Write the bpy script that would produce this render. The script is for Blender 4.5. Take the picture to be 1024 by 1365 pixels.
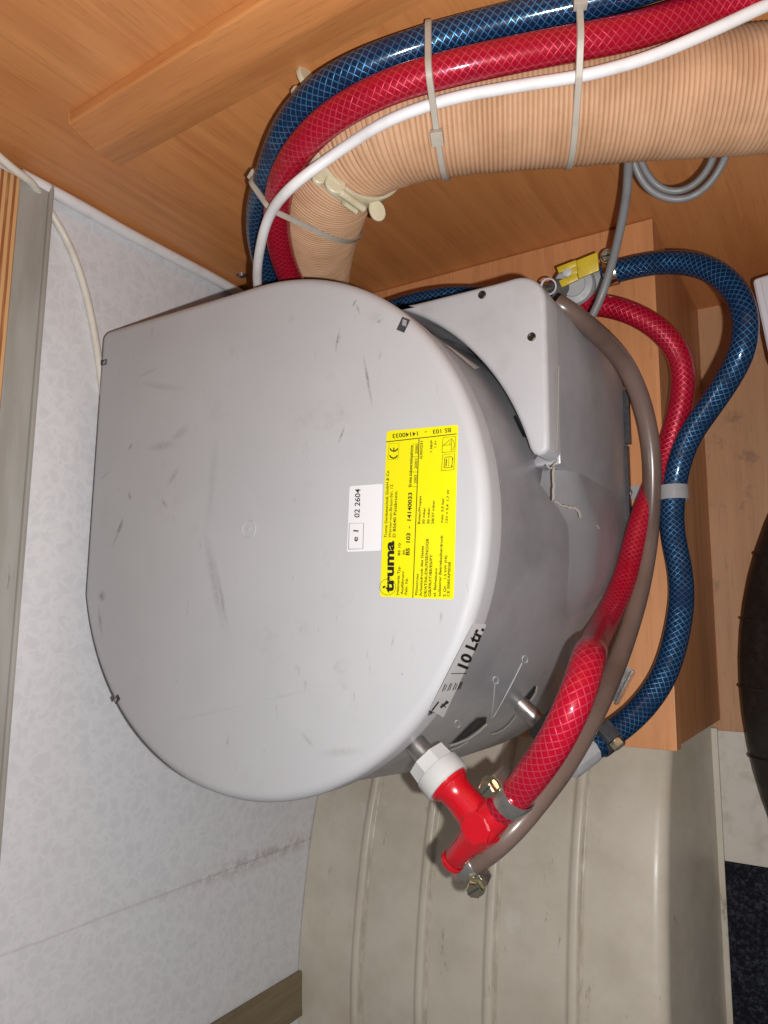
import bpy, bmesh, math, random
from mathutils import Vector as V, Matrix
random.seed(7)
for o in list(bpy.data.objects): bpy.data.objects.remove(o)
SC = bpy.context.scene
COL = SC.collection

# ------------------------------------------------------------------ camera
CAM = V((.53, -.3465, .846))
ROT = Matrix(((0.8462678909, 0.0094296648, -0.5326741388),
              (0.0713055388, 0.9888426045, 0.1307892334),
              (0.5279641815, -0.1486653452, 0.8361533581)))     # world axes seen by the camera
F = 1000.0                                                      # focal length for a 1024 px wide picture
cam_d = bpy.data.cameras.new('camera'); cam = bpy.data.objects.new('camera', cam_d); COL.objects.link(cam)
cam_d.sensor_fit = 'HORIZONTAL'; cam_d.sensor_width = 36; cam_d.lens = 36*F/1024
cam_d.clip_start = .01; cam_d.clip_end = 20
cam.matrix_world = Matrix.Translation(CAM) @ ROT.transposed().to_4x4()
SC.camera = cam
# ------------------------------------------------------------------ light: phone flash beside the lens, faint room light
w = bpy.data.worlds.new('World'); SC.world = w; w.use_nodes = True
bg = w.node_tree.nodes['Background']; bg.inputs[0].default_value = (1, .985, .98, 1); bg.inputs[1].default_value = .14
ld = bpy.data.lights.new('phone_flash', 'POINT'); ld.energy = 11.4; ld.shadow_soft_size = .003; ld.color = (1, .98, .965)
flash = bpy.data.objects.new('phone_flash', ld); COL.objects.link(flash)
flash.location = CAM + ROT.transposed() @ V((.021, -.010, 0))
SC.view_settings.view_transform = 'Standard'; SC.view_settings.look = 'None'
SC.view_settings.exposure = 0; SC.view_settings.gamma = 1

# ------------------------------------------------------------------ picture point -> place in the room
RT = ROT.transposed()
def ray(x, y): return RT @ V(((x-512)/F, -(y-682.5)/F, -1))
def pd(x, y, t): return CAM + ray(x, y)*t
def pp(x, y, ax, v):
    d = ray(x, y); return CAM + d*((v-CAM[ax])/d[ax])
def pX(x, y, v): return pp(x, y, 0, v)
def pY(x, y, v): return pp(x, y, 1, v)
def pZ(x, y, v): return pp(x, y, 2, v)
BC = V((.189, -.2845)); ZT = .476; ZP = .221                     # boiler axis, top of its lid, top of the plinth
def pdrum(x, y, r):
    d = ray(x, y); ox, oy = CAM.x-BC.x, CAM.y-BC.y
    a = d.x**2+d.y**2; b = ox*d.x+oy*d.y; c = ox*ox+oy*oy-r*r
    # the camera is outside the drum: first hit
    t = (-b-math.sqrt(max(0, b*b-a*c)))/a
    return CAM+d*t

RD = .1712
DRP = [(ZP+.0006, .1735), (ZP+.006, .1772), (.30, .1775), (.345, .1768), (.385, .1740), (.415, .1718), (ZT-.0197, .1712)]
def rd(z):
    for (a, ra), (b, rb) in zip(DRP, DRP[1:]):
        if a <= z <= b: return ra+(rb-ra)*(z-a)/(b-a)
    return DRP[0][1] if z < DRP[0][0] else DRP[-1][1]
def pshell(x, y, off):
    r = RD
    for _ in range(8): p = pdrum(x, y, r+off); r = .5*r+.5*rd(p.z)
    return p
def poly_px(pts, surf):
    vs = [surf(*p) for p in pts]; return vs, [tuple(range(len(vs)))]

# ------------------------------------------------------------------ materials
class NT:
    def __init__(s, name):
        s.m = bpy.data.materials.new(name); s.m.use_nodes = True
        s.t = s.m.node_tree; s.n = s.t.nodes; s.b = s.n['Principled BSDF']
    def new(s, typ, **kw):
        n = s.n.new(typ)
        for k, v in kw.items(): setattr(n, k, v)
        return n
    def link(s, a, b): s.t.links.new(a, b)
    def inp(s, sock, v):
        if hasattr(v, 'is_output'): s.link(v, sock)
        else: sock.default_value = v
    def math(s, op, a, b=None, c=None, clamp=False):
        n = s.new('ShaderNodeMath', operation=op); n.use_clamp = clamp
        s.inp(n.inputs[0], a)
        if b is not None: s.inp(n.inputs[1], b)
        if c is not None: s.inp(n.inputs[2], c)
        return n.outputs[0]
    def vm(s, op, a, b=None):
        n = s.new('ShaderNodeVectorMath', operation=op); s.inp(n.inputs[0], a)
        if b is not None: s.inp(n.inputs[1], b)
        return n.outputs['Value'] if op in ('LENGTH', 'DOT_PRODUCT', 'DISTANCE') else n.outputs[0]
    def mix(s, f, a, b, blend='MIX'):
        n = s.new('ShaderNodeMix', data_type='RGBA', blend_type=blend)
        s.inp(n.inputs[0], f); s.inp(n.inputs[6], a); s.inp(n.inputs[7], b); return n.outputs[2]
    def ramp(s, v, a, b, lo=0., hi=1.):
        n = s.new('ShaderNodeMapRange'); n.interpolation_type = 'SMOOTHSTEP'
        s.inp(n.inputs[0], v); s.inp(n.inputs[1], a); s.inp(n.inputs[2], b); s.inp(n.inputs[3], lo); s.inp(n.inputs[4], hi)
        return n.outputs[0]
    def obj(s): return s.new('ShaderNodeTexCoord').outputs['Object']
    def uv(s): return s.new('ShaderNodeTexCoord').outputs['UV']
    def mapping(s, v, scale=(1, 1, 1), loc=(0, 0, 0), rot=(0, 0, 0)):
        n = s.new('ShaderNodeMapping'); s.link(v, n.inputs[0])
        n.inputs[1].default_value = loc; n.inputs[2].default_value = rot; n.inputs[3].default_value = scale
        return n.outputs[0]
    def noise(s, v, scale, detail=3, rough=.55, dist=0):
        n = s.new('ShaderNodeTexNoise'); s.link(v, n.inputs[0])
        n.inputs['Scale'].default_value = scale; n.inputs['Detail'].default_value = detail
        n.inputs['Roughness'].default_value = rough; n.inputs['Distortion'].default_value = dist
        return n.outputs[0]
    def voro(s, v, scale, feature='F1'):
        n = s.new('ShaderNodeTexVoronoi', feature=feature); s.link(v, n.inputs[0]); n.inputs['Scale'].default_value = scale
        return n.outputs[0]
    def bump(s, h, strength=.3, dist=.001):
        n = s.new('ShaderNodeBump'); s.link(h, n.inputs['Height']); n.inputs['Strength'].default_value = strength
        n.inputs['Distance'].default_value = dist; s.link(n.outputs[0], s.b.inputs['Normal'])
    def set(s, col=None, rough=None, metal=None, coat=None, coat_r=None, spec=None):
        b = s.b.inputs
        if col is not None: s.inp(b['Base Color'], col if hasattr(col, 'is_output') else (*col, 1))
        if rough is not None: s.inp(b['Roughness'], rough)
        if metal is not None: s.inp(b['Metallic'], metal)
        if coat is not None: b['Coat Weight'].default_value = coat
        if coat_r is not None: b['Coat Roughness'].default_value = coat_r
        if spec is not None: b['Specular IOR Level'].default_value = spec
        return s.m
    def spot(s, v, c, ang, la, lb, soft=.5):
        """soft-edged ellipse (half lengths la, lb) round c, turned by ang in the xy plane"""
        q = s.vm('SUBTRACT', v, c)
        n = s.new('ShaderNodeVectorRotate', rotation_type='Z_AXIS'); s.link(q, n.inputs['Vector']); n.inputs['Angle'].default_value = -ang
        q = s.vm('MULTIPLY', n.outputs[0], (1/la, 1/lb, 0))
        return s.ramp(s.vm('LENGTH', q), 1., 1-soft)

def grime(name, c, c2, rough=.45, scale=30, amt=.5, metal=0, coat=0, bump=0, spec=None, bscale=300):
    """plain paint or plastic with faint uneven dirt"""
    n = NT(name); v = n.obj()
    f = n.ramp(n.noise(v, scale, 5, .65), .45, .75, 0, amt)
    r = n.ramp(n.noise(v, scale*2, 3), .3, .7, rough*.8, min(1, rough*1.25))
    n.set(n.mix(f, (*c, 1), (*c2, 1)), r, metal, coat, .1, spec)
    if bump: n.bump(n.noise(v, bscale, 3), bump, .0006)
    return n.m

def wood(name, axis, c1, c2, c3, scale=1., rough=.42, knots=False, stain=0.):
    n = NT(name); v = n.obj()
    sc = [60*scale]*3; sc[axis] = 2.6*scale
    v1 = n.mapping(v, tuple(sc))
    big = [7*scale]*3; big[axis] = 1.3*scale
    v2 = n.mapping(v, tuple(big))
    fine = [620*scale]*3; fine[axis] = 34*scale
    v3 = n.mapping(v, tuple(fine))
    warp = n.noise(v2, 1.6, 3, .5)
    rings = n.math('SINE', n.math('MULTIPLY_ADD', warp, 52., 0.))
    rings = n.ramp(rings, -.2, 1.)
    streak = n.noise(v1, 1., 4, .6, .4)
    f = n.math('ADD', n.math('MULTIPLY', rings, .42), n.math('MULTIPLY', n.ramp(streak, .3, .72), .6), clamp=True)
    col = n.mix(f, (*c1, 1), (*c2, 1))
    hair = [170*scale]*3; hair[axis] = 3.2*scale
    hl = n.noise(n.mapping(v, tuple(hair)), 1., 3, .6, .3)
    col = n.mix(n.ramp(hl, .50, .70, 0, .26), col, (*c3, 1)); col = n.mix(n.ramp(hl, .44, .32, 0, .35), col, tuple(min(1, q*1.15) for q in c1)+(1,))
    pore = n.ramp(n.noise(v3, 1., 2, .5), .58, .66)
    col = n.mix(n.math('MULTIPLY', pore, .30), col, tuple(q*.8 for q in c3)+(1,))
    tone = n.ramp(n.noise(v2, .8, 2), .3, .7, 0., .4)
    col = n.mix(tone, col, (*c3, 1))
    if stain:
        d = n.ramp(n.noise(v, 22, 6, .7), .56, .70, 0, stain)
        col = n.mix(d, col, (.10, .065, .05, 1))
    r = n.ramp(streak, .3, .7, rough*.85, rough*1.2)
    n.set(col, r, spec=.4); n.bump(n.noise(v3, 1., 3), .12, .0003)
    return n.m

M = {}
WC = ((.68, .290, .098), (.56, .218, .070), (.41, .146, .046))
M['wood_wall'] = wood('beech_laminate_wall', 2, *WC, scale=.8)
M['wood_batten'] = wood('beech_laminate_batten', 0, *WC)
M['wood_top'] = wood('beech_laminate_plinth', 1, (.66, .30, .13), (.56, .245, .10), (.40, .165, .06))
M['wood_floor'] = wood('worn_plywood_floor', 1, (.60, .335, .18), (.52, .28, .145), (.38, .19, .09), scale=.7, rough=.6, stain=.5)

def m_hose(name, c, ct, N, K, mt):
    n = NT(name); uv = n.uv(); s = n.new('ShaderNodeSeparateXYZ'); n.link(uv, s.inputs[0])
    jit = n.noise(n.obj(), 60, 2); 
    u = n.math('MULTIPLY', s.outputs[0], K); v = n.math('MULTIPLY_ADD', s.outputs[1], N, n.math('MULTIPLY', jit, .35))
    def strand(x):
        fr = n.math('FRACT', x); d = n.math('ABSOLUTE', n.math('SUBTRACT', fr, .5))
        return n.ramp(d, .092, .04)
    ms = n.math('MAXIMUM', strand(n.math('ADD', v, u)), strand(n.math('SUBTRACT', v, u)))
    ms = n.math('MULTIPLY', ms, n.ramp(n.noise(n.obj(), 55, 3), .32, .62, .16, .85))
    body = n.mix(n.ramp(n.noise(n.obj(), 45, 4, .6), .45, .8, 0, .5), (*c, 1), tuple([q*.45 for q in c])+(1,))
    n.set(n.mix(ms, body, (*ct, 1)), n.math('MULTIPLY_ADD', ms, -.04, .36), n.math('MULTIPLY', ms, mt), .55, .07, spec=.12)
    n.b.inputs['Coat IOR'].default_value = 1.5
    n.bump(ms, .35, .0004)
    return n.m
M['red_hose'] = m_hose('red_braided_pvc', (.31, .0012, .014), (.80, .085, .15), 11, 215, .82)
M['blue_hose'] = m_hose('blue_braided_pvc', (.003, .015, .048), (.09, .30, .58), 11, 215, .86)

def m_clear():
    n = NT('brown_tinted_tube'); v = n.obj()
    c = n.mix(n.ramp(n.noise(v, 18, 4), .4, .7), (.27, .19, .16, 1), (.19, .125, .10, 1))
    n.set(c, .42, 0, .7, .22); n.b.inputs['Transmission Weight'].default_value = .45; n.b.inputs['IOR'].default_value = 1.3
    return n.m
M['clear_tube'] = m_clear()

def m_paper():
    n = NT('corrugated_paper'); v = n.obj(); uv = n.uv()
    s = n.new('ShaderNodeSeparateXYZ'); n.link(uv, s.inputs[0])
    c = n.mix(n.ramp(n.noise(v, 40, 5, .6), .35, .7), (.56, .335, .20, 1), (.48, .275, .155, 1))
    # pressed fold lines follow the corrugation: worn lighter crests
    fr = n.noise(n.mapping(uv, (1, .02, 0)), 900, 2); d = fr
    c = n.mix(n.ramp(d, .5, .72, 0, .18), c, (.64, .43, .28, 1))
    n.set(c, .62, 0, spec=.3); n.bump(n.noise(v, 500, 3), .15, .0004)
    return n.m
M['paper'] = m_paper()

def m_wallpaper():
    n = NT('mottled_wallpaper'); v = n.obj()
    wn = n.new('ShaderNodeTexNoise'); n.link(v, wn.inputs[0]); wn.inputs['Scale'].default_value = 85; wn.inputs['Detail'].default_value = 3
    q = n.vm('ADD', v, n.vm('MULTIPLY', n.vm('SUBTRACT', wn.outputs[1], (.5, .5, .5)), (.022, .022, .022)))
    cell = n.voro(q, 78, 'DISTANCE_TO_EDGE')
    wob = n.noise(v, 130, 4, .7, .6)
    vein = n.ramp(n.math('ADD', cell, n.math('MULTIPLY', n.math('SUBTRACT', wob, .5), .42)), .0, .22, 1., 0.)
    c = n.mix(n.ramp(n.noise(v, 70, 5, .7), .32, .68), (.645, .645, .672, 1), (.685, .685, .708, 1))
    c = n.mix(n.math('MULTIPLY', vein, .55), c, (.765, .765, .785, 1))
    # joint between two widths of paper, with a brown water stain along it
    s = n.new('ShaderNodeSeparateXYZ'); n.link(v, s.inputs[0])
    dy = n.math('ABSOLUTE', n.math('ADD', n.math('SUBTRACT', s.outputs[1], SEAM_Y), n.math('MULTIPLY', n.math('SUBTRACT', n.noise(v, 30, 3), .5), .003)))
    c = n.mix(n.ramp(dy, .0016, .0003, 0, .22), c, (.35, .31, .29, 1))
    zz = n.math('MULTIPLY', n.ramp(s.outputs[2], .42, .24), n.ramp(s.outputs[2], .10, .20))
    st = n.math('MULTIPLY', n.math('MULTIPLY', n.ramp(dy, .013, .001), zz), n.ramp(n.noise(v, 110, 4, .7), .38, .6))
    c = n.mix(n.math('MULTIPLY', st, .42), c, (.30, .22, .18, 1))
    # a few dirty scuffs
    sc = n.ramp(n.noise(n.mapping(v, (1, 1, .5)), 60, 6, .75), .68, .78, 0, .6)
    sc = n.math('MULTIPLY', sc, n.ramp(n.noise(v, 9, 2), .5, .62))
    c = n.mix(sc, c, (.25, .22, .20, 1))
    n.set(c, .55, 0, spec=.35); n.bump(n.math('ADD', vein, n.noise(v, 260, 3)), .10, .0003)
    return n.m
SEAM_Y = -.580

M['white_cable'] = grime('white_cable_sheath', (.78, .77, .78), (.55, .52, .48), .35, 60, .4)
M['cream_cable'] = grime('cream_cable_sheath', (.70, .66, .58), (.48, .42, .34), .45, 50, .5)
M['grey_cable'] = grime('grey_cable_sheath', (.20, .195, .20), (.12, .11, .11), .45, 50, .5)
M['tie'] = grime('natural_nylon', (.50, .45, .385), (.38, .32, .25), .35, 80, .5, coat=.3)
M['tie'].node_tree.nodes['Principled BSDF'].inputs['Alpha'].default_value = .82
M['beige_plastic'] = grime('beige_plastic', (.60, .53, .37), (.44, .37, .23), .4, 45, .6)
M['silver_foil'] = None
M['steel'] = grime('zinc_steel', (.52, .51, .49), (.30, .28, .25), .27, 120, .8, metal=.9)
M['pipe'] = grime('stainless_pipe', (.42, .40, .39), (.20, .18, .17), .34, 90, .7, metal=.9)
M['brass'] = grime('yellow_zinc', (.66, .60, .42), (.42, .34, .18), .25, 120, .6, metal=1)
M['dark_screw'] = grime('blackened_screw', (.055, .05, .04), (.12, .10, .07), .35, 200, .7, metal=.8)
M['black'] = grime('black_gap', (.012, .012, .013), (.02, .02, .02), .7, 50, .3)
M['black_strip'] = grime('dark_strip', (.035, .035, .04), (.08, .08, .085), .5, 90, .6)
M['print'] = grime('black_print', (.010, .009, .007), (.02, .018, .012), .5, 300, .4)
M['print_soft'] = grime('worn_print', (.022, .018, .004), (.05, .04, .006), .5, 300, .6)
M['yellow_label'] = grime('yellow_sticker', (.74, .685, .002), (.70, .64, .004), .4, 20, .4)
M['white_label'] = grime('white_sticker', (.72, .715, .735), (.72, .71, .74), .35, 20, .4)
M['grey_label'] = grime('silver_sticker', (.60, .60, .61), (.50, .50, .51), .35, 60, .5)
M['housing'] = grime('grey_housing_plastic', (.445, .448, .468), (.34, .33, .33), .42, 28, .5, bump=.1, bscale=900)
M['foam'] = grime('foam_edge', (.66, .62, .56), (.50, .45, .38), .7, 150, .6, bump=.4)
M['light_plastic'] = grime('light_grey_nut', (.50, .50, .49), (.38, .37, .35), .42, 60, .5)
M['grey_plastic'] = grime('grey_fitting', (.36, .36, .37), (.24, .23, .23), .4, 60, .6)
M['dark_plastic'] = grime('dark_fitting', (.10, .095, .09), (.17, .16, .15), .45, 60, .6)
M['red_plastic'] = grime('red_valve_plastic', (.47, .0035, .012), (.30, .003, .009), .27, 70, .6, coat=.3, bump=.06)
M['yellow_plastic'] = grime('yellow_lever_plastic', (.62, .44, .012), (.42, .27, .01), .4, 110, .8, bump=.2)
M['white_plastic'] = grime('white_box_plastic', (.70, .68, .73), (.58, .55, .58), .3, 40, .5)
M['rubber'] = grime('black_rubber', (.010, .009, .009), (.028, .024, .022), .6, 60, .7, bump=.3)
M['arch'] = None
M['paint_line'] = grime('cream_floor_paint', (.62, .57, .50), (.40, .33, .27), .5, 50, .6)
M['clip'] = grime('clear_nylon_clip', (.42, .42, .43), (.30, .29, .29), .3, 70, .5)
M['clip'].node_tree.nodes['Principled BSDF'].inputs['Alpha'].default_value = .6

def catmull(P, step=.003):
    P = [V(p) for p in P]; out = []
    Q = [P[0]*2-P[1]]+P+[P[-1]*2-P[-2]]
    for i in range(1, len(Q)-2):
        p0, p1, p2, p3 = Q[i-1:i+3]; 
        n = max(2, int((p2-p1).length/step))
        # centripetal
        t0 = 0; t1 = t0+max(1e-4, (p1-p0).length)**.5; t2 = t1+max(1e-4, (p2-p1).length)**.5; t3 = t2+max(1e-4, (p3-p2).length)**.5
        for k in range(n):
            t = t1+(t2-t1)*k/n
            A1 = p0*((t1-t)/(t1-t0))+p1*((t-t0)/(t1-t0)); A2 = p1*((t2-t)/(t2-t1))+p2*((t-t1)/(t2-t1)); A3 = p2*((t3-t)/(t3-t2))+p3*((t-t2)/(t3-t2))
            B1 = A1*((t2-t)/(t2-t0))+A2*((t-t0)/(t2-t0)); B2 = A2*((t3-t)/(t3-t1))+A3*((t-t1)/(t3-t1))
            out.append(B1*((t2-t)/(t2-t1))+B2*((t-t1)/(t2-t1)))
    out.append(P[-1]); return out
prof = [(-.35, .03), (-.40, .068), (-.43, .089), (-.458, .106), (-.50, .127), (-.551, .145), (-.60, .156), (-.663, .165), (-.706, .168), (-.763, .165), (-.82, .156), (-.88, .140), (-.95, .113), (-1.02, .075), (-1.08, .03)]
pr = catmull([V((0, y, z)) for y, z in prof], .008)
def zarch(y): 
    for p, q in zip(pr, pr[1:]):
        if q.y <= y <= p.y: return p.z+(q.z-p.z)*(y-p.y)/(q.y-p.y)
    return .1
def arch_x(px_, py_):
    t = .5
    for k in range(400):
        p = pd(px_, py_, .5+k*.001)
        if p.z <= zarch(p.y): return p.x
    return p.x
ribs = [arch_x(478, 1270), arch_x(564, 1270), arch_x(655, 1270), arch_x(767, 1270)]
RIBX = ribs
def m_arch():
    n = NT('grey_beige_arch_plastic'); v = n.obj()
    c = n.mix(n.ramp(n.noise(v, 16, 5, .65), .35, .7), (.645, .59, .495, 1), (.555, .50, .41, 1))
    lt = n.ramp(n.noise(n.mapping(v, (1, .5, 1)), 20, 5, .7), .60, .70, 0, .45); c = n.mix(lt, c, (.70, .67, .61, 1))
    dk = n.ramp(n.noise(n.mapping(v, (1, .3, 1), (3, 1, 0)), 44, 7, .8), .60, .70, 0, .6); c = n.mix(dk, c, (.12, .105, .085, 1))
    yl = n.ramp(n.noise(n.mapping(v, (1, 1, 1), (0, 7, 0)), 9, 3), .5, .72, 0, .35); c = n.mix(yl, c, (.52, .44, .29, 1))
    # dirt caught along the foot of each rib
    sp = n.new('ShaderNodeSeparateXYZ'); n.link(v, sp.inputs[0])
    for r_ in RIBX:
        dx = n.math('ABSOLUTE', n.math('SUBTRACT', sp.outputs[0], r_-.2+.0048))
        dm = n.math('MULTIPLY', n.ramp(dx, .0030, .0004), n.ramp(n.noise(n.mapping(v, (1, .35, 1)), 90, 5, .75), .36, .62, .0, .42)); c = n.mix(dm, c, (.20, .165, .125, 1))
    n.set(c, n.ramp(n.noise(v, 50, 4), .3, .7, .30, .46), 0, spec=.5); n.bump(n.noise(v, 130, 5, .6), .12, .0008)
    return n.m
M['arch'] = m_arch()
def m_profile():
    n = NT('grey_angle_profile'); v = n.obj()
    c = n.mix(n.ramp(n.noise(n.mapping(v, (1, .15, 1)), 60, 4), .35, .7), (.37, .36, .33, 1), (.30, .285, .25, 1))
    c = n.mix(n.ramp(n.noise(n.mapping(v, (1, .12, 1.5)), 130, 6, .8), .62, .72, 0, .7), c, (.09, .07, .05, 1))
    n.set(c, .45); return n.m
M['profile'] = m_profile()
def m_plyedge():
    n = NT('plywood_edge'); v = n.obj()
    s = n.new('ShaderNodeSeparateXYZ'); n.link(v, s.inputs[0])
    z = n.math('ADD', s.outputs[2], n.math('MULTIPLY', n.noise(n.mapping(v, (1, .3, 1)), 20, 2), .004))
    f = n.ramp(n.math('SINE', n.math('MULTIPLY', z, 1250.)), -.3, .5)
    f2 = n.noise(n.mapping(v, (1, .05, 1)), 320, 3, .6)
    c = n.mix(n.math('MULTIPLY', f, n.ramp(f2, .2, .6)), (.62, .36, .16, 1), (.30, .10, .03, 1))
    n.set(c, .6); n.bump(f2, .3, .0006); return n.m
M['ply_edge'] = m_plyedge()
def m_carpet():
    n = NT('black_needle_felt'); v = n.obj()
    c = n.mix(n.ramp(n.noise(v, 260, 4, .7), .42, .72), (.012, .013, .018, 1), (.06, .065, .085, 1))
    n.set(c, .95, spec=.1); n.bump(n.noise(v, 420, 4, .7), .9, .003); return n.m
M['carpet'] = m_carpet()
M['post'] = wood('stained_post', 2, (.27, .215, .125), (.20, .155, .085), (.12, .085, .045), rough=.5, stain=.5)
M['wallpaper'] = m_wallpaper()

def m_drum():
    n = NT('silver_drum_shell'); v = n.obj()
    c = n.mix(n.ramp(n.noise(v, 14, 5, .65), .35, .7), (.36, .36, .38, 1), (.29, .29, .305, 1))
    c = n.mix(n.ramp(n.noise(n.mapping(v, (1, 1, .4)), 60, 6, .75), .66, .74, 0, .35), c, (.50, .49, .48, 1))
    n.set(c, n.ramp(n.noise(v, 60, 4), .3, .7, .34, .46), .25); n.bump(n.noise(v, 330, 3), .08, .0005)
    return n.m
M['drum'] = m_drum()

# ------------------------------------------------------------------ mesh helpers
def origin(o):
    p = V((0, 0, 0))
    while o: p += o.location; o = o.parent
    return p
def mesh(name, vs, fs, mat, parent=None, label=None, cat=None, group=None, kind=None, smooth=35, uvs=None, base=None, bevel=0, bseg=2):
    vs = [V(v) for v in vs]
    if parent is None and base is None:
        base = V((sum(v.x for v in vs)/len(vs), sum(v.y for v in vs)/len(vs), min(v.z for v in vs)))
    off = origin(parent) if parent else V(base)
    me = bpy.data.meshes.new(name); me.from_pydata([tuple(v-off) for v in vs], [], [tuple(f) for f in fs])
    if uvs:
        lay = me.uv_layers.new(name='UVMap')
        for li, l in enumerate(me.loops): lay.data[li].uv = uvs[li]
    bm = bmesh.new(); bm.from_mesh(me)
    if bevel:
        bmesh.ops.remove_doubles(bm, verts=bm.verts, dist=1e-7)
        es = [e for e in bm.edges if len(e.link_faces) == 2 and e.calc_face_angle(0) > .5]
        bmesh.ops.bevel(bm, geom=es, offset=bevel, segments=bseg, profile=.6, affect='EDGES', clamp_overlap=True)
    bmesh.ops.recalc_face_normals(bm, faces=bm.faces)
    bm.to_mesh(me); bm.free()
    if smooth:
        me.shade_smooth(); me.set_sharp_from_angle(angle=math.radians(smooth))
    me.materials.append(M[mat] if isinstance(mat, str) else mat)
    o = bpy.data.objects.new(name, me); COL.objects.link(o)
    if parent: o.parent = parent
    else: o.location = off
    tag(o, label, cat, group, kind)
    return o
def tag(o, label=None, cat=None, group=None, kind=None):
    for k, v in (('label', label), ('category', cat), ('group', group), ('kind', kind)):
        if v: o[k] = v
    return o
def thing(name, loc, label, cat, group=None):
    o = bpy.data.objects.new(name, None); COL.objects.link(o); o.location = loc; o.empty_display_size = .02
    return tag(o, label, cat, group)

def boxg(c, ex, ey, ez):
    """box from centre and three half-extent vectors"""
    c, ex, ey, ez = V(c), V(ex), V(ey), V(ez)
    vs = [c+a*ex+b*ey+d*ez for d in (-1, 1) for b in (-1, 1) for a in (-1, 1)]
    return vs, [(0, 2, 3, 1), (4, 5, 7, 6), (0, 1, 5, 4), (2, 6, 7, 3), (0, 4, 6, 2), (1, 3, 7, 5)]
def abox(x0, x1, y0, y1, z0, z1):
    return boxg(((x0+x1)/2, (y0+y1)/2, (z0+z1)/2), ((x1-x0)/2, 0, 0), (0, (y1-y0)/2, 0), (0, 0, (z1-z0)/2))
def join(*gs):
    vs, fs = [], []
    for v, f in gs:
        k = len(vs); vs += v; fs += [tuple(i+k for i in q) for q in f]
    return vs, fs
def frame(ax, ref=None):
    ax = V(ax).normalized(); ref = V(ref) if ref else (V((0, 0, 1)) if abs(ax.z) < .9 else V((1, 0, 0)))
    a = (ref-ax*ref.dot(ax)).normalized(); return a, ax.cross(a)
def lathe(prof, o, ax, segs=32, ref=None, cap=True, fn=None):
    """prof: (height along axis, radius)"""
    o = V(o); ax = V(ax).normalized(); a, b = frame(ax, ref); vs, fs = [], []
    for h, r in prof:
        for i in range(segs):
            t = 2*math.pi*i/segs; rr = r*(fn(t) if fn else 1)
            vs.append(o+ax*h+(a*math.cos(t)+b*math.sin(t))*rr)
    for k in range(len(prof)-1):
        for i in range(segs):
            j = (i+1) % segs; fs.append((k*segs+i, k*segs+j, (k+1)*segs+j, (k+1)*segs+i))
    if cap: fs.append(tuple(range(segs))[::-1]); fs.append(tuple((len(prof)-1)*segs+i for i in range(segs)))
    return vs, fs
def hexfn(t, n=6): 
    q = (t % (2*math.pi/n))-math.pi/n
    return math.cos(math.pi/n)/math.cos(q)
def resample(P, step):
    out = [P[0]]; acc = 0
    for a, b in zip(P, P[1:]):
        L = (b-a).length; 
        if L < 1e-9: continue
        d = step-acc
        while d <= L: out.append(a.lerp(b, d/L)); d += step
        acc = (acc+L) % step if L+acc >= step else acc+L
    if (out[-1]-P[-1]).length > step*.3: out.append(P[-1])
    return out
def smoothp(P, n=2):
    for _ in range(n): P = [P[0]]+[(P[i-1]+P[i]*2+P[i+1])/4 for i in range(1, len(P)-1)]+[P[-1]]
    return P
def tube(P, r, segs=20, rf=None):
    """swept tube with UV (metres along, turn around); rf(s, L) scales the radius"""
    T = [(P[min(i+1, len(P)-1)]-P[max(i-1, 0)]).normalized() for i in range(len(P))]
    a, b = frame(T[0]); vs, fs, uv = [], [], []; s = 0; S = []
    for i, p in enumerate(P):
        if i: s += (p-P[i-1]).length
        S.append(s); t = T[i]; a = (a-t*a.dot(t)).normalized(); b = t.cross(a)
        rr = r*(rf(s) if rf else 1)
        for k in range(segs):
            q = 2*math.pi*k/segs; vs.append(p+(a*math.cos(q)+b*math.sin(q))*rr)
    for i in range(len(P)-1):
        for k in range(segs):
            j = (k+1) % segs
            fs.append((i*segs+k, i*segs+j, (i+1)*segs+j, (i+1)*segs+k))
            uv += [(S[i], k/segs), (S[i], (k+1)/segs), (S[i+1], (k+1)/segs), (S[i+1], k/segs)]
    n = len(P)
    fs.append(tuple(range(segs))[::-1]); uv += [(0, k/segs) for k in range(segs)]
    fs.append(tuple((n-1)*segs+k for k in range(segs))); uv += [(S[-1], k/segs) for k in range(segs)]
    return vs, fs, uv
def tube_obj(name, P, r, mat, segs=20, rf=None, **kw):
    vs, fs, uv = tube(P, r, segs, rf); return mesh(name, vs, fs, mat, uvs=uv, smooth=50, **kw)
def prism(out, z0, z1, er=0., n=5, top_only=True):
    """upright prism over outline (counter-clockwise x, y) with a rounded upper edge of radius er"""
    N = len(out); nor = []
    for i in range(N):
        e = V(out[(i+1) % N])-V(out[i-1]); nor.append(V((e.y, -e.x)).normalized())
    rings = [(0, z0)]
    if er:
        for k in range(n+1):
            t = math.pi/2*k/n; rings.append((er*(1-math.cos(t)), z1-er+er*math.sin(t)))
    else: rings.append((0, z1))
    vs, fs = [], []
    for ins, z in rings:
        for i in range(N): q = V(out[i])-nor[i]*ins; vs.append(V((q.x, q.y, z)))
    for k in range(len(rings)-1):
        for i in range(N): j = (i+1) % N; fs.append((k*N+i, k*N+j, (k+1)*N+j, (k+1)*N+i))
    fs.append(tuple(range(N))[::-1]); fs.append(tuple((len(rings)-1)*N+i for i in range(N)))
    return vs, fs
def arc(c, r, a0, a1, n):
    return [(c[0]+r*math.cos(math.radians(a0+(a1-a0)*i/n)), c[1]+r*math.sin(math.radians(a0+(a1-a0)*i/n))) for i in range(n+1)]
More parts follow.
